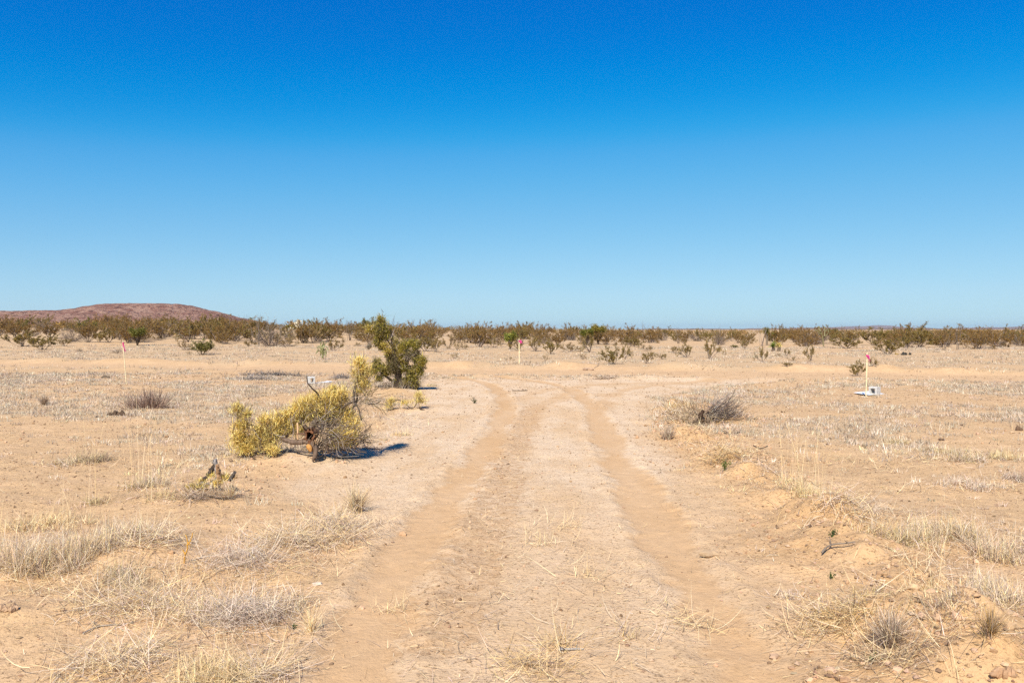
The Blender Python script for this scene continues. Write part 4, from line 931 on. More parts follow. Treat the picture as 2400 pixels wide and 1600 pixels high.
def block(px, py, rz, label, slot_shade, L=.195, hole=(.115, .12), gray=.42, off=0.):
    """hollow concrete block, its cell running through along local y"""
    x, y, z = G(px, py); t = MB(); H_ = .195; hw, hd = L / 2, .0975; hx, hzz = hole[0] / 2, hole[1] / 2; cz = H_ / 2
    g = (gray, gray * .955, gray * .88)
    def ringf(yy, tap): return [(off - hx * tap, yy, cz - hzz * tap), (off + hx * tap, yy, cz - hzz * tap), (off + hx * tap, yy, cz + hzz * tap), (off - hx * tap, yy, cz + hzz * tap)]
    b = .006
    out = lambda yy, k: [(-hw + k, yy, k), (hw - k, yy, k), (hw - k, yy, H_ - k), (-hw + k, yy, H_ - k)]
    V = out(-hd, b) + out(-hd + b, 0) + out(hd - b, 0) + out(hd, b) + ringf(-hd, 1) + ringf(hd, .86)
    F_ = []
    for i in range(3): F_ += [[i * 4 + k, i * 4 + (k + 1) % 4, i * 4 + 4 + (k + 1) % 4, i * 4 + 4 + k][::1] for k in range(4)]
    F_ += [[k, 16 + k, 16 + (k + 1) % 4, (k + 1) % 4] for k in range(4)]
    F_ += [[12 + k, 12 + (k + 1) % 4, 20 + (k + 1) % 4, 20 + k] for k in range(4)]
    F_ += [[16 + k, 20 + k, 20 + (k + 1) % 4, 16 + (k + 1) % 4] for k in range(4)]
    t.add(V, F_, g)
    if slot_shade:
        w2 = .035  # near-black slab proud of the face, painting the slit's shadow
        t.add([(-hw - .003, -w2, cz - .008), (-hw - .003, w2, cz - .008), (-hw - .003, w2, cz + .01), (-hw - .003, -w2, cz + .01), (-hw + .01, -w2, cz - .008), (-hw + .01, w2, cz - .008), (-hw + .01, w2, cz + .01), (-hw + .01, -w2, cz + .01)],
              [[0, 3, 2, 1], [0, 1, 5, 4], [2, 3, 7, 6], [1, 2, 6, 5], [3, 0, 4, 7]], (.04, .04, .04))
    o = t.obj('concrete_block', M_CONC, None, False, (x, y, z + .012)); o.rotation_euler = (0, 0, rz); o.scale = (1.04,) * 3
    tag(o, label, 'block', 'hollow concrete blocks'); return (x, y, z)
def board(pts, label, lift=.006, th=.005, bend=0.):
    w_ = np.array([G(*p) for p in pts]); o0 = w_.mean(0); n = 9
    V = []; 
    for i in range(n):
        a = i / (n - 1)
        for j in range(n):
            b = j / (n - 1); q = (w_[0] * (1 - b) + w_[1] * b) * (1 - a) + (w_[3] * (1 - b) + w_[2] * b) * a
            V.append([q[0] - o0[0], q[1] - o0[1], hz(q[0], q[1]) - o0[2]])
    V = np.array(V); V[:, 2] = np.maximum(V[:, 2].max() * .75, V[:, 2] * .3) + lift + bend * np.repeat(np.linspace(0, 1, n), n) ** 2
    V2 = V - [0, 0, th]; i = np.arange(n * n).reshape(n, n); Fq = np.stack([i[:-1, :-1], i[:-1, 1:], i[1:, 1:], i[1:, :-1]], -1).reshape(-1, 4)
    mb = MB(); N = n * n; edge = np.concatenate([i[0, :], i[1:, -1], i[-1, -2::-1], i[-2:0:-1, 0]]); e2 = np.roll(edge, -1)
    mb.add(np.vstack([V, V2]), np.vstack([Fq, Fq[:, ::-1] + N, np.stack([edge, edge + N, e2 + N, e2], -1)]), (.80, .80, .79))
    o = mb.obj('white_board', M_SHEET, None, False, o0); tag(o, label, 'board', 'white boards lying under the blocks'); return o
block(2050, 926, RAD(-52), 'square hollow concrete block on the white board by the right stake', False, gray=.58)
board([(2000, 921.5), (2036, 927.2), (2073, 924.5), (2038, 917.5)], 'flat white square board on the sand beside the right stake')
block(729, 900, RAD(24), 'pale hollow concrete block with slotted side, behind the uprooted bush', True, L=.2, hole=(.085, .115), gray=.60, off=.012)
board([(728, 900.2), (752, 899.2), (784, 896.2), (768, 895.3)], 'thin white board half covered by sand under the left block', .012, .006)

# ------------------------------------------------------------------ clods, stones, logs, weeds
def lump(px, py, wpx, hpx, col, label, name, n=6, cat='clod', group=None, mat=M_CLOD):
    x, y, z = G(px, py); s = y / F; mb = MB(); r = RS
    for k in range(n):
        u = np.linspace(0, 2 * math.pi, 11)[:-1]; v = np.linspace(-math.pi / 2, math.pi / 2, 7)
        R = np.array([wpx * s * (.5 if n == 1 else r.uniform(.08, .2)), wpx * s * (.4 if n == 1 else r.uniform(.07, .16)), hpx * s * (.45 if n == 1 else r.uniform(.25, .6))])
        q = np.array([[math.cos(b) * math.cos(a), math.cos(b) * math.sin(a), math.sin(b)] for b in v for a in u])
        q = q * (1 + .22 * np.sin(q[:, :1] * 5 + k) * np.cos(q[:, 1:2] * 4) + r.normal(0, .07, (len(q), 1))) * R
        q += [0 if n == 1 else r.uniform(-.36, .36) * wpx * s, 0 if n == 1 else r.normal(0, .07) * wpx * s, R[2] * .5]
        i = np.arange(70).reshape(7, 10); i2 = np.roll(i, -1, 1)
        mb.add(q, np.stack([i[:-1], i2[:-1], i2[1:], i[1:]], -1).reshape(-1, 4), np.array(col) * r.uniform(.8, 1.2))
    o = mb.obj(name, mat, None, False, (x, y, z)); tag(o, label, cat, group)
lump(274, 973, 42, 14, (.10, .065, .042), 'dark crusted dung heap in the left field near the brown shrub', 'dung_heap', 8)
lump(229, 977, 12, 4, (.13, .09, .06), 'small dark dung lump left of the crusted heap', 'dung_heap', 3)
lump(252, 886, 30, 6, (.13, .095, .065), 'low dark crust of dried dung behind the leaning stake foot', 'dung_heap', 8)
lump(1664, 1303, 44, 20, (.36, .25, .15), 'flat tan clod on the edge of the right wheel track', 'soil_clod', 1)
lump(745, 1373, 24, 10, (.58, .46, .34), 'pale flat stone among the left straw', 'stone', 1, 'stone')
lump(2124, 832, 26, 9, (.055, .048, .04), 'dark weathered log below the big V shaped bush', 'log', 6, 'log', None, M_BARK)
lump(2103, 831, 10, 6, (.3, .2, .06), 'small ochre tuft of debris at the left end of the dark log', 'debris', 4)
lump(2390, 1008, 26, 12, (.15, .095, .06), 'dark lumpy clod at the far right edge of the field', 'soil_clod', 6)
lump(2208, 1031, 18, 9, (.14, .09, .06), 'dark clod in the right field near the olive tufts', 'soil_clod', 4)
lump(2254, 1000, 10, 5, (.14, .09, .06), 'small dark clod in the middle of the right field', 'soil_clod', 3)
lump(1757, 916, 24, 6, (.22, .12, .06), 'rust brown flat clod behind the dead brush pile', 'soil_clod', 4)
lump(18, 1430, 60, 18, (.40, .26, .155), 'brown crumbly clod at the left edge below the straw bunch', 'soil_clod', 12)
lump(2350, 1592, 60, 22, (.36, .22, .125), 'torn clod of soil at the bottom right corner', 'soil_clod', 14)
lump(1375, 867, 36, 8, (.34, .23, .15), 'crumbled soil heap on the far road bank', 'soil_clod', 8)

def weed(px, py, hpx, label, cols, n=40, lsz=.02):
    x, y, z = G(px, py); s = y / F; h = hpx * s; mb = MB()
    for k in range(5):
        e = np.array([RS.normal(0, h * .3), RS.normal(0, h * .3), h * RS.uniform(.5, 1)]); tube(smooth_path([(0, 0, -.01), e * .5 + [0, 0, h * .1], e], 5), np.linspace(.004, .002, 5), 3, cols[0], mb, cap=False)
        c = e * RS.uniform(.3, 1.05, (n // 5, 1)) + RS.normal(0, lsz * .6, (n // 5, 3)); c[:, 2] = np.maximum(c[:, 2], .003)
        leaves(mb, c, lsz, lsz * .6, pal(cols, [1] * len(cols), len(c)))
    o = mb.obj('green_weed', M_LEAF, None, False, (x, y, z)); tag(o, label, 'weed', 'small green weeds')
WG = [(.06, .10, .02), (.09, .14, .03)]
weed(1950, 1257, 20, 'small green weed on the crest of the orange mound', WG, 40, .016)
weed(1948, 1353, 16, 'tiny green leaf sprout below the orange mound', WG, 25, .012)
weed(2043, 1542, 16, 'pair of green leaves in the sand near the bottom right tuft', WG, 20, .014)
weed(1698, 1103, 34, 'bright green thin sprig at the right edge of the drive', [(.16, .2, .03), (.12, .16, .03)], 60, .022)
weed(1112, 946, 15, 'small dark green plant on bare sand left of the drive mouth', [(.06, .075, .02), (.09, .1, .03)], 60, .03)
weed(653, 1262, 14, 'small green sprout in the straw left of the drive', WG, 25, .012)
weed(690, 1468, 12, 'tiny green sprout below the left straw mats', WG, 20, .010)
x, y, z = G(432, 1322); s = y / F; mb = MB()
for l in ([(432, 1322), (433, 1305), (440, 1285), (438, 1262), (434, 1255)], [(438, 1280), (447, 1268), (452, 1250)], [(434, 1300), (428, 1290)], [(440, 1272), (446, 1280)]):
    tube(smooth_path(P3(432, 1322, s, l), 8), np.linspace(.006, .003, 8), 5, (.62, .33, .06), mb)
o = mb.obj('dry_sprig', M_STRAW, None, True, (x, y, z)); tag(o, 'forked orange dry sprig upright among the left straw', 'sprig')

# ------------------------------------------------------------------ dry grass
STR = [(.82, .615, .33), (.73, .545, .29), (.88, .70, .42), (.66, .465, .22)]
SIL = [(.69, .55, .41), (.57, .445, .33), (.79, .65, .50), (.44, .335, .24)]
OLG = [(.60, .465, .22), (.50, .39, .19), (.69, .55, .31), (.41, .31, .16)]
BRG = [(.40, .29, .19), (.31, .22, .145), (.49, .37, .25), (.23, .16, .11)]
SIG = [(.54, .45, .335), (.46, .38, .28), (.62, .515, .385), (.33, .255, .18)]
MIXG = STR + SIL
OCH = [(.55, .35, .12), (.48, .31, .12), (.6, .42, .18), (.4, .25, .1)]

def clump(px, py, wpx, hpx, style, cols, n, label, cat='grass', stalks=0, stalk_h=0, name='grass_clump', wd=None):
    x, y, z = G(px, py); s = y / F; w_, h = wpx * s, hpx * s; mb = MB()
    wdt = wd or max(.0026, .95 * y / F)
    wt = [3, 3, 2, 2] if len(cols) == 4 else [1] * len(cols)
    px_ = RS.normal(0, .27, n) * w_; py_ = RS.normal(0, .25, n) * min(w_, .45)
    zz = height(x + px_, y + py_) - z
    b = np.stack([px_, py_, zz], -1)
    out = np.arctan2(py_, px_); h = h * (.66 if style == 'tuft' else 1)
    if style == 'tuft':
        k = 5 if w_ > .3 else 1
        if k > 1:
            cx = RS.normal(0, .24, k * 3) * w_; cy = RS.normal(0, .2, k * 3) * min(w_, .45); j = RS.integers(0, k * 3, n)
            b[:, 0] = cx[j] + RS.normal(0, .045, n); b[:, 1] = cy[j] + RS.normal(0, .045, n); b[:, 2] = height(x + b[:, 0], y + b[:, 1]) - z; out = RS.uniform(0, 6.28, n)
        low = RS.uniform(0, 1, n) < .74
        blades(mb, b, np.where(low, RS.uniform(0, 6.28, n), out + RS.normal(0, .9, n)), h * np.where(low, RS.uniform(.3, .9, n), RS.uniform(.4, 1.1, n)), np.where(low, np.abs(RS.normal(.95, .45, n)), np.abs(RS.normal(.3, .4, n))), RS.normal(.3, 1.1, n), wdt * RS.uniform(.6, 1.4, n), pal(cols, wt, n, .16), 5)
        m2 = n // 2; b2 = b[RS.integers(0, n, m2)] + np.stack([RS.normal(0, .05, m2), RS.normal(0, .05, m2), np.abs(RS.normal(0, .12, m2)) * h], -1)
        blades(mb, b2, RS.uniform(0, 6.28, m2), RS.uniform(.06, .22, m2), RS.normal(1.4, .3, m2), RS.normal(.1, .9, m2), wdt * RS.uniform(.6, 1.2, m2), pal(cols, wt, m2, .16), 4)
        m3 = n // 3; b3 = b[RS.integers(0, n, m3)] + np.stack([RS.normal(0, .03, m3), RS.normal(0, .03, m3), np.zeros(m3)], -1)  # short dark base blades, shade between the stems put into their colour
        blades(mb, b3, RS.uniform(0, 6.28, m3), h * RS.uniform(.15, .45, m3), np.abs(RS.normal(.5, .5, m3)), RS.normal(.2, .6, m3), wdt * RS.uniform(.8, 1.6, m3), pal(BRG, [2, 3, 1, 3], m3, .16), 3)
    elif style == 'mat':
        b[:, 2] += np.abs(RS.normal(0, .4, n)) * h
        blades(mb, b, RS.normal(.2, 1.1, n) + RS.choice([0, math.pi], n), RS.uniform(.12, .32, n), RS.normal(1.45, .22, n), RS.normal(.15, .8, n), wdt * RS.uniform(.7, 1.4, n), pal(cols, wt, n), 4)
    elif style == 'fan':
        b[:, :2] *= .25
        blades(mb, b, RS.uniform(0, 6.28, n), h * RS.uniform(.6, 1.1, n), np.abs(RS.normal(.45, .3, n)), RS.normal(.3, .5, n), wdt * RS.uniform(.7, 1.5, n), pal(cols, wt, n), 4)
    elif style == 'brush':
        b[:, 0] *= 1.15; b[:, 1] *= .9
        blades(mb, b, np.arctan2(b[:, 1], b[:, 0]) + RS.normal(0, .5, n), h * RS.uniform(.45, 1.1, n), np.abs(np.hypot(b[:, 0], b[:, 1]) / w_ * 2.2 + RS.normal(0, .22, n)), RS.normal(-.1, .4, n), wdt * RS.uniform(.7, 1.4, n), pal(cols, wt, n), 4, 0, .6)
    elif style == 'spray':
        b[:, 2] += RS.uniform(0, .012, n); up = RS.uniform(0, 1, n) < .3
        blades(mb, b, RS.uniform(0, 6.28, n), h * RS.uniform(.4, 1.5, n), np.where(up, np.abs(RS.normal(.6, .3, n)), RS.normal(1.35, .25, n)), RS.normal(.2, 1.1, n), wdt * RS.uniform(.6, 1.3, n), pal(cols, wt, n), 5)
    if stalks:
        k = stalks; sb = np.stack([RS.normal(0, .2, k) * w_, RS.normal(0, .1, k), np.zeros(k)], -1); sb[:, 2] = height(x + sb[:, 0], y + sb[:, 1]) - z
        blades(mb, sb, RS.uniform(0, 6.28, k), stalk_h * s * RS.uniform(.55, 1.08, k), np.abs(RS.normal(.08, .1, k)), RS.normal(.12, .12, k), wdt * RS.uniform(.45, .85, k), pal(STR, [2, 2, 3, 1], k, .08), 5, 0, .5)
    o = mb.obj(name, M_STRAW, None, False, (x, y, z)); tag(o, label, cat, 'clumps of dry grass')
CLUMPS = [
 (640, 880, 150, 9, 'mat', [(.17, .15, .14), (.13, .115, .11), (.22, .2, .19), (.3, .26, .22)], 900, 'dark grey dead grass strip behind the left block, by the cross road'),
 (600, 890, 90, 9, 'mat', [(.17, .15, .14), (.24, .21, .19), (.3, .27, .25), (.35, .3, .25)], 420, 'grey dead grass patch left of the left block'),
 (800, 887, 44, 9, 'mat', [(.17, .15, .14), (.24, .21, .19), (.3, .27, .25), (.35, .3, .25)], 300, 'grey dead grass patch between the left block and the thorn tree'),
 (55, 1335, 150, 150, 'tuft', STR + SIL, 1100, 'big straw bunch cut by the left edge of the photo', 5, 150),
 (165, 1320, 160, 130, 'tuft', STR + SIL, 1100, 'dense pale straw bunch, second from the left edge', 4, 150),
 (265, 1265, 140, 95, 'tuft', SIL + STR, 900, 'silvery grass bunch at the right end of the big straw mass'),
 (120, 1235, 130, 90, 'tuft', STR, 500, 'tall yellow straw behind the big left bunches', 7, 120),
 (222, 1178, 60, 40, 'tuft', OLG, 140, 'olive tuft with one long slanting stalk, left field', 7, 190),
 (345, 1140, 95, 48, 'tuft', OLG + SIL, 420, 'olive grey tuft with tall pale stalks left of the stump', 14, 210),
 (392, 1165, 90, 30, 'tuft', OLG, 220, 'low olive tuft with upright straw stalks near the stump', 9, 200),
 (210, 1083, 100, 48, 'tuft', OLG + BRG, 380, 'low olive brown tuft under the tall left stalks', 5, 110),
 (150, 1088, 90, 30, 'tuft', OLG + SIL, 220, 'flat grey olive tuft left of the low olive brown tuft'),
 (835, 1200, 80, 72, 'fan', STR + BRG, 330, 'arching straw tuft at the left verge of the drive', 6, 100),
 (800, 1212, 70, 40, 'tuft', STR + SIL, 200, 'short straw tuft touching the arching tuft at the verge'),
 (700, 1275, 270, 34, 'mat', SIL + STR, 1300, 'grey straw mat beside the drive below the arching tuft'),
 (760, 1240, 160, 34, 'mat', SIL + STR, 700, 'pale straw mat nearest to the left wheel track'),
 (560, 1325, 190, 34, 'mat', SIL, 800, 'matted grey straw right of the orange sprig'),
 (300, 1360, 190, 60, 'tuft', OLG + SIL, 900, 'olive tufted mat below the big left straw bunches'),
 (330, 1420, 260, 34, 'mat', STR + SIL, 1000, 'flattened straw spread in front of the olive tufted mat'),
 (350, 1270, 150, 28, 'mat', SIL + STR, 600, 'grey straw mat left of the orange sprig'),
 (470, 1445, 130, 95, 'tuft', STR + SIL, 600, 'upright pale straw tuft in the lower left mats'),
 (560, 1455, 170, 48, 'mat', SIL, 900, 'dense silver grey straw heap left of the drive'),
 (665, 1425, 110, 70, 'tuft', SIL + STR, 420, 'grey spiky tuft at the right end of the silver straw heap'),
 (500, 1600, 150, 120, 'tuft', STR, 800, 'bright straw bunch at the bottom edge, left side', 8, 150),
 (610, 1590, 130, 30, 'mat', SIL + STR, 450, 'thin straw litter at the bottom edge right of the bright bunch'),
 (280, 1560, 260, 30, 'mat', STR + SIL, 700, 'loose straw litter in the bottom left sand'),
 (730, 1475, 60, 70, 'fan', STR, 80, 'thin upright straw fan beside the left wheel track'),
 (920, 1430, 70, 50, 'spray', STR, 70, 'small yellow straw spray on the left wheel track'),
 (1890, 1160, 90, 70, 'tuft', STR + OLG[:2], 520, 'yellow tuft with the tallest upright stalks in the right field', 26, 200),
 (1850, 1130, 60, 30, 'tuft', STR, 160, 'thin stalky tuft left of the tallest stalks', 14, 180),
 (1975, 1180, 110, 36, 'mat', SIL + STR, 380, 'grey straw mat right of the tallest stalks'),
 (2110, 1265, 170, 100, 'tuft', SIL + STR + OLG[:2], 1100, 'grey green grass bunch, left part of the right meadow'),
 (2230, 1260, 190, 105, 'tuft', SIL + STR + OLG[:2], 1100, 'dense grass bunch in the middle of the right meadow'),
 (2330, 1300, 170, 110, 'tuft', STR + SIL, 900, 'straw grass bunch at the right meadow edge'),
 (2310, 1400, 190, 110, 'tuft', STR + SIL, 900, 'coarse straw bunch below the right meadow'),
 (2195, 1395, 50, 60, 'tuft', OCH + STR, 160, 'ochre tuft with long vertical stalks on the orange soil', 10, 200),
 (2085, 1500, 90, 95, 'fan', BRG + SIL, 480, 'brown spiky tuft on the lower right mound', 5, 120),
 (2220, 1425, 120, 60, 'tuft', BRG + SIL + STR, 420, 'brown grey tuft at the top of the lower right mound'),
 (2320, 1490, 80, 80, 'fan', OCH + BRG, 260, 'dry drooping brown sheaf at the right edge mound'),
 (2270, 1080, 110, 46, 'tuft', OLG + SIL, 450, 'olive tuft in the right field, darkest of its row'),
 (2345, 1072, 110, 44, 'tuft', OLG + STR, 380, 'olive straw tuft right of the darkest olive tuft'),
 (2195, 1060, 70, 24, 'tuft', OLG, 180, 'small yellow olive tuft left of the darkest olive tuft'),
 (2280, 1140, 120, 44, 'tuft', SIL, 420, 'silver grass tuft in front of the olive row'),
 (2385, 1125, 60, 44, 'tuft', SIL + BRG, 240, 'grey brown tuft cut by the right edge'),
 (2105, 1038, 40, 20, 'tuft', OLG, 140, 'small yellow cushion tuft alone in the right field'),
 (1565, 1030, 60, 36, 'fan', SIL + BRG, 260, 'dark grey sprawling tuft at the right verge of the drive'),
 (1700, 1075, 90, 34, 'mat', STR + OCH, 360, 'straw heap at the right verge near the green sprig'),
 (1600, 955, 50, 26, 'tuft', OCH + STR, 260, 'ochre straw clump left of the dead brush pile root'),
 (1580, 968, 60, 16, 'mat', SIL + STR, 240, 'pale sheaf of straw left of the dead brush pile'),
 (1630, 992, 110, 18, 'mat', BRG + STR, 360, 'brown straw debris in front of the dead brush pile'),
 (1980, 1455, 190, 26, 'mat', STR + OCH, 500, 'long straw sheaf lying on the lower right mound'),
 (1850, 1395, 70, 30, 'tuft', SIL, 140, 'small silver tuft on the sand right of the right wheel track'),
 (2100, 1530, 200, 24, 'mat', STR + BRG, 420, 'straw debris under the brown spiky tuft'),
 (1010, 905, 26, 12, 'tuft', OLG, 130, 'small yellow green tuft right of the thorn tree foot'),
 (940, 1020, 40, 20, 'tuft', STR + OLG[:1], 110, 'thin straw tuft with tall stems left of the drive', 7, 60),
 (345, 957, 84, 46, 'brush', [(.34, .225, .165), (.26, .17, .125), (.42, .30, .225), (.19, .12, .085)], 620, 'rounded brown twiggy shrub in the left field below the leaning stake'),
 (104, 949, 24, 32, 'fan', BRG + SIL[:1], 120, 'small dark grass tuft alone near the left edge'),
 (540, 1165, 56, 46, 'fan', STR + SIL, 130, 'pale grass tuft uprooted beside the stump'),
 (505, 1160, 100, 16, 'mat', BRG, 200, 'dark root litter in front of the stump'),
 (455, 1165, 60, 18, 'mat', BRG + SIL, 220, 'dark fibrous clump left of the stump'),
 (1420, 888, 60, 9, 'mat', SIL + BRG, 240, 'grey dry mat on the sand between drive and cross road'),
 (620, 1060, 60, 30, 'tuft', SIL + OLG, 200, 'grey green tuft in front of the yellow bush foliage', 8, 70),
 (1330, 1235, 90, 44, 'spray', STR, 60, 'thin straw spray between the wheel tracks, upper one'),
 (1265, 1275, 90, 40, 'spray', STR, 80, 'loose straw tuft on the middle of the drive'),
 (1370, 1350, 50, 50, 'spray', STR, 50, 'small pale straw tuft right of the drive middle'),
 (1310, 1510, 80, 70, 'spray', STR + OCH, 90, 'straw tuft on the lower middle of the drive'),
 (1250, 1560, 140, 26, 'mat', STR + OCH, 240, 'straw litter at the bottom middle of the drive'),
 (1470, 1500, 60, 50, 'spray', STR + OCH, 60, 'curled straw tuft beside the right wheel track'),
 (1620, 1460, 130, 30, 'mat', STR, 120, 'loose curled straw across the right wheel track'),
]
for c in CLUMPS:
    clump(*c[:7], c[7], stalks=c[8] if len(c) > 8 else 0, stalk_h=c[9] if len(c) > 9 else 0)

def fields(x, y):
    """how much grass grows here"""
    t, road, drive, rough, soil = masks(x, y)
    g = (1 - drive) * (1 - road) * (1 - t)
    patch = ss(-.18, .30, fbm(x, y, 2.6, 51, 3))
    return g * (.06 + .94 * patch), t, road, drive, rough, soil

def scatter(n, y0, y1, pw=1.0, half=.80):
    y = y0 + (y1 - y0) * RS.uniform(0, 1, n) ** pw; x = RS.uniform(-1, 1, n) * (half * y + .8); keep = RS.uniform(0, 1, n) < (half * y + .8) / (half * y1 + .8)
    return x[keep], y[keep]

def tuft_field(name, label, n, y0, y1, nb, h, wd, cols, wt, rad, seed, dens=1.0, lean=.55):
    x, y = scatter(int(n * 1.16), y0, y1); g, *_ = fields(x, y); k = RS.uniform(0, 1, len(x)) < g * dens; x, y = x[k], y[k]
    hh = h * RS.lognormal(0, .35, len(x)); i = np.repeat(np.arange(len(x)), nb); m = len(i)
    a = RS.uniform(0, 6.28, m); q = np.sqrt(RS.uniform(0, 1, m)) * rad * (hh[i] / h)
    bx, by = x[i] + q * np.cos(a), y[i] + q * np.sin(a)
    b = np.stack([bx, by, height(bx, by) - .004], -1); col = pal(cols, wt, len(x), .14)[i] * (1 + RS.normal(0, .14, (m, 1)))
    mb = MB(); sc = np.maximum(1, y[i] / (y0 + .5 * (y1 - y0)))
    blades(mb, b, a + RS.normal(0, .8, m), hh[i] * RS.uniform(.5, 1.15, m), np.abs(RS.normal(lean, .35, m)), RS.normal(.2, .5, m), wd * sc * RS.uniform(.7, 1.4, m), np.clip(col, .01, .9), 2)
    o = mb.obj(name, M_STRAW); tag(o, label, 'grass', None, 'stuff')
W8 = [3, 3, 2, 2, 1, 1, 1, 1]
tuft_field('dry_grass', 'short dry grass scattered over the near field', 2600, 4.5, 10.5, 16, .05, .0042, SIL + STR, W8, .05, 1, 1.05)
tuft_field('dry_grass', 'short silver grey grass tufts on the open field before the road', 30000, 9.0, 29.0, 14, .070, .0085, SIG, [3, 3, 3, 2], .09, 2, 1.1)
tuft_field('dry_grass', 'grey tan grass carpet beyond the cross road', 22000, 29.0, 72.0, 8, .09, .024, SIG, [3, 3, 2, 3], .16, 3, 1.15)

def straw_litter():
    x, y = scatter(380000, 2.9, 17.0, 1.25); g, t, road, drive, rough, soil = fields(x, y)
    edge = np.exp(-((x - np.interp(y, YL, XL) + .3) / .6) ** 2) * (y < 8) + .8 * np.exp(-(segdist(x, y, BERM) / .5) ** 2)
    clus = ss(.0, .5, fbm(x, y, .8, 71, 3)) * ss(-.3, .4, vn(x, y, .22, 72))
    d = (.20 + .75 * clus * (y < 8.5) + .75 * g * ss(-.2, .4, vn(x, y, .35, 73)) + .7 * np.clip(edge, 0, 1) * ss(-.4, .3, vn(x, y, .3, 74)) + .18 * rough + .3 * soil) * (1 - .80 * t)
    k = RS.uniform(0, 1, len(x)) < d * .75; x, y = x[k], y[k]; n = len(x)
    b = np.stack([x, y, height(x, y) + RS.uniform(.003, .012, n)], -1); mb = MB()
    up = RS.uniform(0, 1, n) < .10
    blades(mb, b, RS.normal(.1, .9, n) + RS.choice([0, math.pi], n), np.minimum(RS.lognormal(-3.1, .6, n), .16), np.where(up, np.abs(RS.normal(.6, .4, n)), RS.normal(1.5, .12, n)), np.where(up, RS.normal(.6, .9, n), RS.normal(.0, .7, n)), RS.uniform(.0016, .0036, n), pal(STR + SIL + BRG, [3, 3, 2, 2, 1, 1, 1, 1, 2, 2, 1, 2.5], n), 2)
    o = mb.obj('straw_litter', M_STRAW); tag(o, 'broken straw strewn over sand and drive in the foreground', 'litter', None, 'stuff')
straw_litter()

def straw_mats():
    lines = [(P((880, 1225), (760, 1260), (620, 1310), (560, 1330)), .30, 1.0), (P((700, 1290), (520, 1370), (330, 1390), (190, 1370)), .34, 1.0), (P((660, 1420), (560, 1455), (400, 1440), (260, 1420)), .30, 1.0), (P((560, 1560), (420, 1570), (200, 1590)), .22, .7),
             (P((20, 1300), (150, 1310), (300, 1270)), .34, 1.0), (P((1990, 1190), (2120, 1250), (2280, 1270), (2420, 1290)), .42, 1.0), (P((2180, 1350), (2290, 1380), (2420, 1420)), .30, 1.0), (P((1700, 1070), (1830, 1150), (1960, 1190)), .30, .8), (P((1880, 1460), (2080, 1440), (2250, 1420), (2400, 1440)), .22, .8), (P((1560, 960), (1640, 1000), (1720, 1080)), .35, .45), (P((860, 930), (950, 990), (840, 1040), (640, 1065)), .5, .22),
             (P((1225, 1230), (1330, 1300), (1400, 1400), (1300, 1470), (1230, 1580)), .34, .16), (P((1360, 1560), (1480, 1490), (1640, 1470)), .2, .2), (P((930, 1420), (820, 1480), (720, 1540)), .28, .3), (P((1180, 1380), (1110, 1500)), .2, .2), (P((300, 1180), (420, 1160), (560, 1170)), .3, .3), (P((80, 1090), (240, 1090), (420, 1100)), .4, .25), (P((2060, 1090), (2200, 1085), (2400, 1080)), .5, .3), (P((2120, 1150), (2260, 1145), (2400, 1130)), .3, .35), (P((420, 1500), (560, 1510), (700, 1500)), .22, .6)]
    x, y = scatter(420000, 3.2, 16.0, 1.2); d = np.zeros(len(x)); n1 = vn(x, y, .45, 81) * .5 + vn(x, y, .15, 82) * .35
    for pl, wd, k in lines: d = np.maximum(d, k * (1 - ss(.4 * wd, 1.35 * wd, segdist(x, y, pl) + n1 * wd)))
    t, road, drive, rough, soil = masks(x, y)
    k = RS.uniform(0, 1, len(x)) < d * (1 - t) * .85; x, y = x[k], y[k]; n = len(x)
    lay = np.abs(RS.normal(0, .018, n)); b = np.stack([x, y, height(x, y) + .002 + lay], -1); mb = MB()
    hue = ss(-.4, .4, vn(x, y, .6, 83) + RS.normal(0, .25, n))[:, None]
    col = pal(STR, [3, 3, 2, 2], n, .15) * (1 - hue) + pal(SIL, [3, 3, 2, 2], n, .15) * hue
    dark = RS.uniform(0, 1, n) < .25; col[dark] = pal(BRG, [2, 3, 1, 3], int(dark.sum()), .15)
    blades(mb, b, RS.normal(.15, 1.0, n) + RS.choice([0, math.pi], n), np.minimum(RS.lognormal(-2.2, .5, n), .26), np.clip(RS.normal(1.4, .22, n), .5, 1.7), RS.normal(.15, .8, n), RS.uniform(.0018, .0038, n) * np.maximum(1, y / 6), col, 4)
    o = mb.obj('straw_mat', M_STRAW); tag(o, 'matted fallen grass covering both verges of the drive', 'grass', None, 'stuff')
straw_mats()

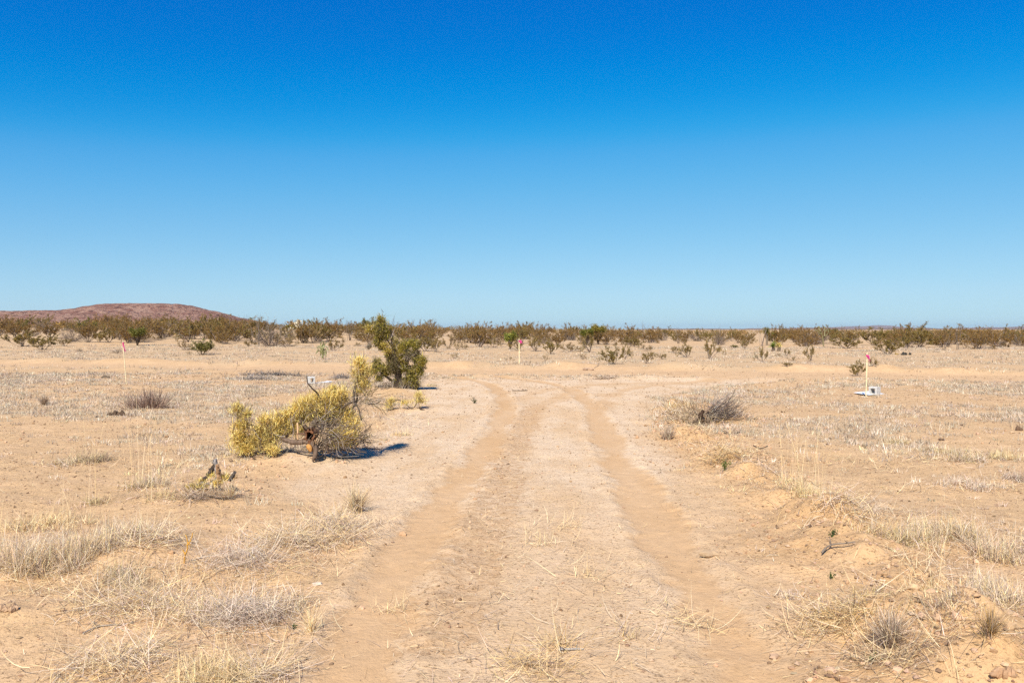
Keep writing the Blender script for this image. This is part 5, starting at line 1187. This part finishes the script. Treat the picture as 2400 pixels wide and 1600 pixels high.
def clods():
    x, y = scatter(44000, 3.0, 14.0, 1.3); t, road, drive, rough, soil = masks(x, y)
    pr = np.maximum.reduce([.85 * (1 - ss(.1, .8, segdist(x, y, BERM))) * ss(-.3, .4, vn(x, y, .5, 92)), .7 * soil * ss(-.2, .5, vn(x, y, .4, 91)), .5 * (1 - ss(.1, .5, segdist(x, y, P((420, 1170), (520, 1160), (640, 1085), (760, 1080), (860, 1030))))), .5 * (1 - ss(.1, .5, segdist(x, y, P((1560, 985), (1640, 990), (1760, 1050))))), .012 + 0 * x])
    k = RS.uniform(0, 1, len(x)) < pr * (1 - t); x, y = x[k], y[k]; n = len(x); z = height(x, y)
    u = np.linspace(0, 2 * math.pi, 7)[:-1]; v = np.linspace(-1.2, 1.35, 5)
    o = np.array([[math.cos(b) * math.cos(a), math.cos(b) * math.sin(a), math.sin(b)] for b in v for a in u]); m = len(o)
    sz = np.minimum(.007 * np.exp(np.abs(RS.normal(0, .6, n))), .026) * np.maximum(1, y / 9)
    V = o[None] * (1 + RS.normal(0, .17, (n, m, 1))) * RS.uniform(.7, 1.35, (n, 1, 3)) * np.array([1, 1, .72]) * sz[:, None, None]
    a = RS.uniform(0, 6.28, n); ca, sa = np.cos(a)[:, None], np.sin(a)[:, None]
    V = np.stack([V[..., 0] * ca - V[..., 1] * sa, V[..., 0] * sa + V[..., 1] * ca, V[..., 2]], -1) + np.stack([x, y, z + sz * .25], -1)[:, None]
    i = np.arange(m).reshape(5, 6); i2 = np.roll(i, -1, 1); f = np.stack([i[:-1], i2[:-1], i2[1:], i[1:]], -1).reshape(-1, 4); f = np.vstack([f, [[i[4, 0], i[4, 1], i[4, 2], i[4, 3]], [i[4, 3], i[4, 4], i[4, 5], i[4, 0]]]])
    mb = MB(); mb.add(V.reshape(-1, 3), (f[None] + (np.arange(n) * m)[:, None, None]).reshape(-1, 4), np.repeat(pal([(.50, .33, .20), (.42, .265, .15), (.32, .195, .105)], [3, 2, 1], n, .1), m, 0))
    ob = mb.obj('soil_clods', M_CLOD); tag(ob, 'crumbly reddish soil clods churned up along the verges', 'soil', None, 'stuff')
    x, y = scatter(9000, 3.0, 16.0, 1.2); t, road, drive, rough, soil = masks(x, y)
    pr = np.maximum.reduce([.35 * (1 - ss(.1, .9, segdist(x, y, BERM))), .3 * (1 - ss(.1, .7, segdist(x, y, P((420, 1170), (520, 1160), (640, 1085), (760, 1080), (860, 1030))))), .4 * (1 - ss(.2, .8, segdist(x, y, P((1580, 985), (1660, 985), (1760, 1040))))), .03 * (1 - drive)])
    k = RS.uniform(0, 1, len(x)) < pr * (1 - t); x, y = x[k], y[k]; n = len(x); b = np.stack([x, y, height(x, y) + .006], -1); mb = MB()
    blades(mb, b, RS.uniform(0, 6.28, n), np.minimum(RS.lognormal(-2.4, .5, n), .22), np.clip(RS.normal(1.42, .2, n), .4, 1.65), RS.normal(0, .7, n), RS.uniform(.003, .0065, n) * np.maximum(1, y / 8), pal([(.13, .09, .06), (.20, .14, .10), (.09, .06, .042), (.28, .21, .15)], [3, 3, 2, 2], n), 4, 0, .6)
    ob = mb.obj('dead_twigs', M_TWIG); tag(ob, 'broken dark twigs and rootlets scattered along the verges', 'twigs', None, 'stuff')
clods()

def crumbs():
    x, y = scatter(150000, 2.9, 30.0, 1.7); g, t, road, drive, rough, soil = fields(x, y)
    d = (.18 + .45 * rough + .55 * soil + .3 * (1 - drive) * (1 - road) + .35 * ss(.1, .5, fbm(x, y, .7, 75, 2))) * (1 - .93 * t) * (1 - .4 * road)
    k = RS.uniform(0, 1, len(x)) < d; x, y = x[k], y[k]; n = len(x)
    sz = np.minimum(.0030 * np.exp(np.abs(RS.normal(0, .55, n))), .009) * (1 + y / 14) * (1 + .35 * soil[k]); z = height(x, y)
    o6 = np.array([(1, 0, 0), (0, 1, 0), (-1, 0, 0), (0, -1, 0), (0, 0, .8), (0, 0, -.6)], float)
    V = o6[None] * (1 + RS.normal(0, .28, (n, 6, 3))); a = RS.uniform(0, 6.28, n); ca, sa = np.cos(a)[:, None], np.sin(a)[:, None]
    el = RS.uniform(.6, 1.8, n)[:, None]
    V = np.stack([(V[..., 0] * el * ca - V[..., 1] * sa), (V[..., 0] * el * sa + V[..., 1] * ca), V[..., 2]], -1) * sz[:, None, None] + np.stack([x, y, z + sz * .3], -1)[:, None]
    f = np.array([(0, 1, 4), (1, 2, 4), (2, 3, 4), (3, 0, 4), (1, 0, 5), (2, 1, 5), (3, 2, 5), (0, 3, 5)])
    mb = MB(); mb.add(V.reshape(-1, 3), (f[None] + (np.arange(n) * 6)[:, None, None]).reshape(-1, 3), np.repeat(pal([(.44, .30, .19), (.36, .24, .145), (.26, .165, .10), (.18, .11, .065)], [3, 3, 2, 2], n), 6, 0))
    o = mb.obj('soil_crumbs', M_CLOD); tag(o, 'small dry soil crumbs strewn over the ground', 'soil', None, 'stuff')
crumbs()

# ------------------------------------------------------------------ the air
def haze():
    mb = MB(); a, b, c0, c1 = 16000., 15500., -25., 92.
    V = [(-a, -200, c0), (a, -200, c0), (a, b, c0), (-a, b, c0), (-a, -200, c1), (a, -200, c1), (a, b, c1), (-a, b, c1)]
    mb.add(V, [[3, 2, 1, 0], [4, 5, 6, 7], [0, 1, 5, 4], [1, 2, 6, 5], [2, 3, 7, 6], [3, 0, 4, 7]])
    m = bpy.data.materials.new('haze'); m.use_nodes = True; n = m.node_tree.nodes; n.remove(n['Principled BSDF'])
    v = n.new('ShaderNodeVolumePrincipled'); v.inputs['Color'].default_value = (.70, .84, 1.0, 1); v.inputs['Density'].default_value = HAZE; v.inputs['Anisotropy'].default_value = .2
    m.node_tree.links.new(v.outputs[0], n['Material Output'].inputs['Volume'])
    o = mb.obj('haze', m); o['kind'] = 'stuff'; o['label'] = 'thin blue air between the camera and the far ranges'
HAZE = 3.5e-5
if HAZE > 0: haze()
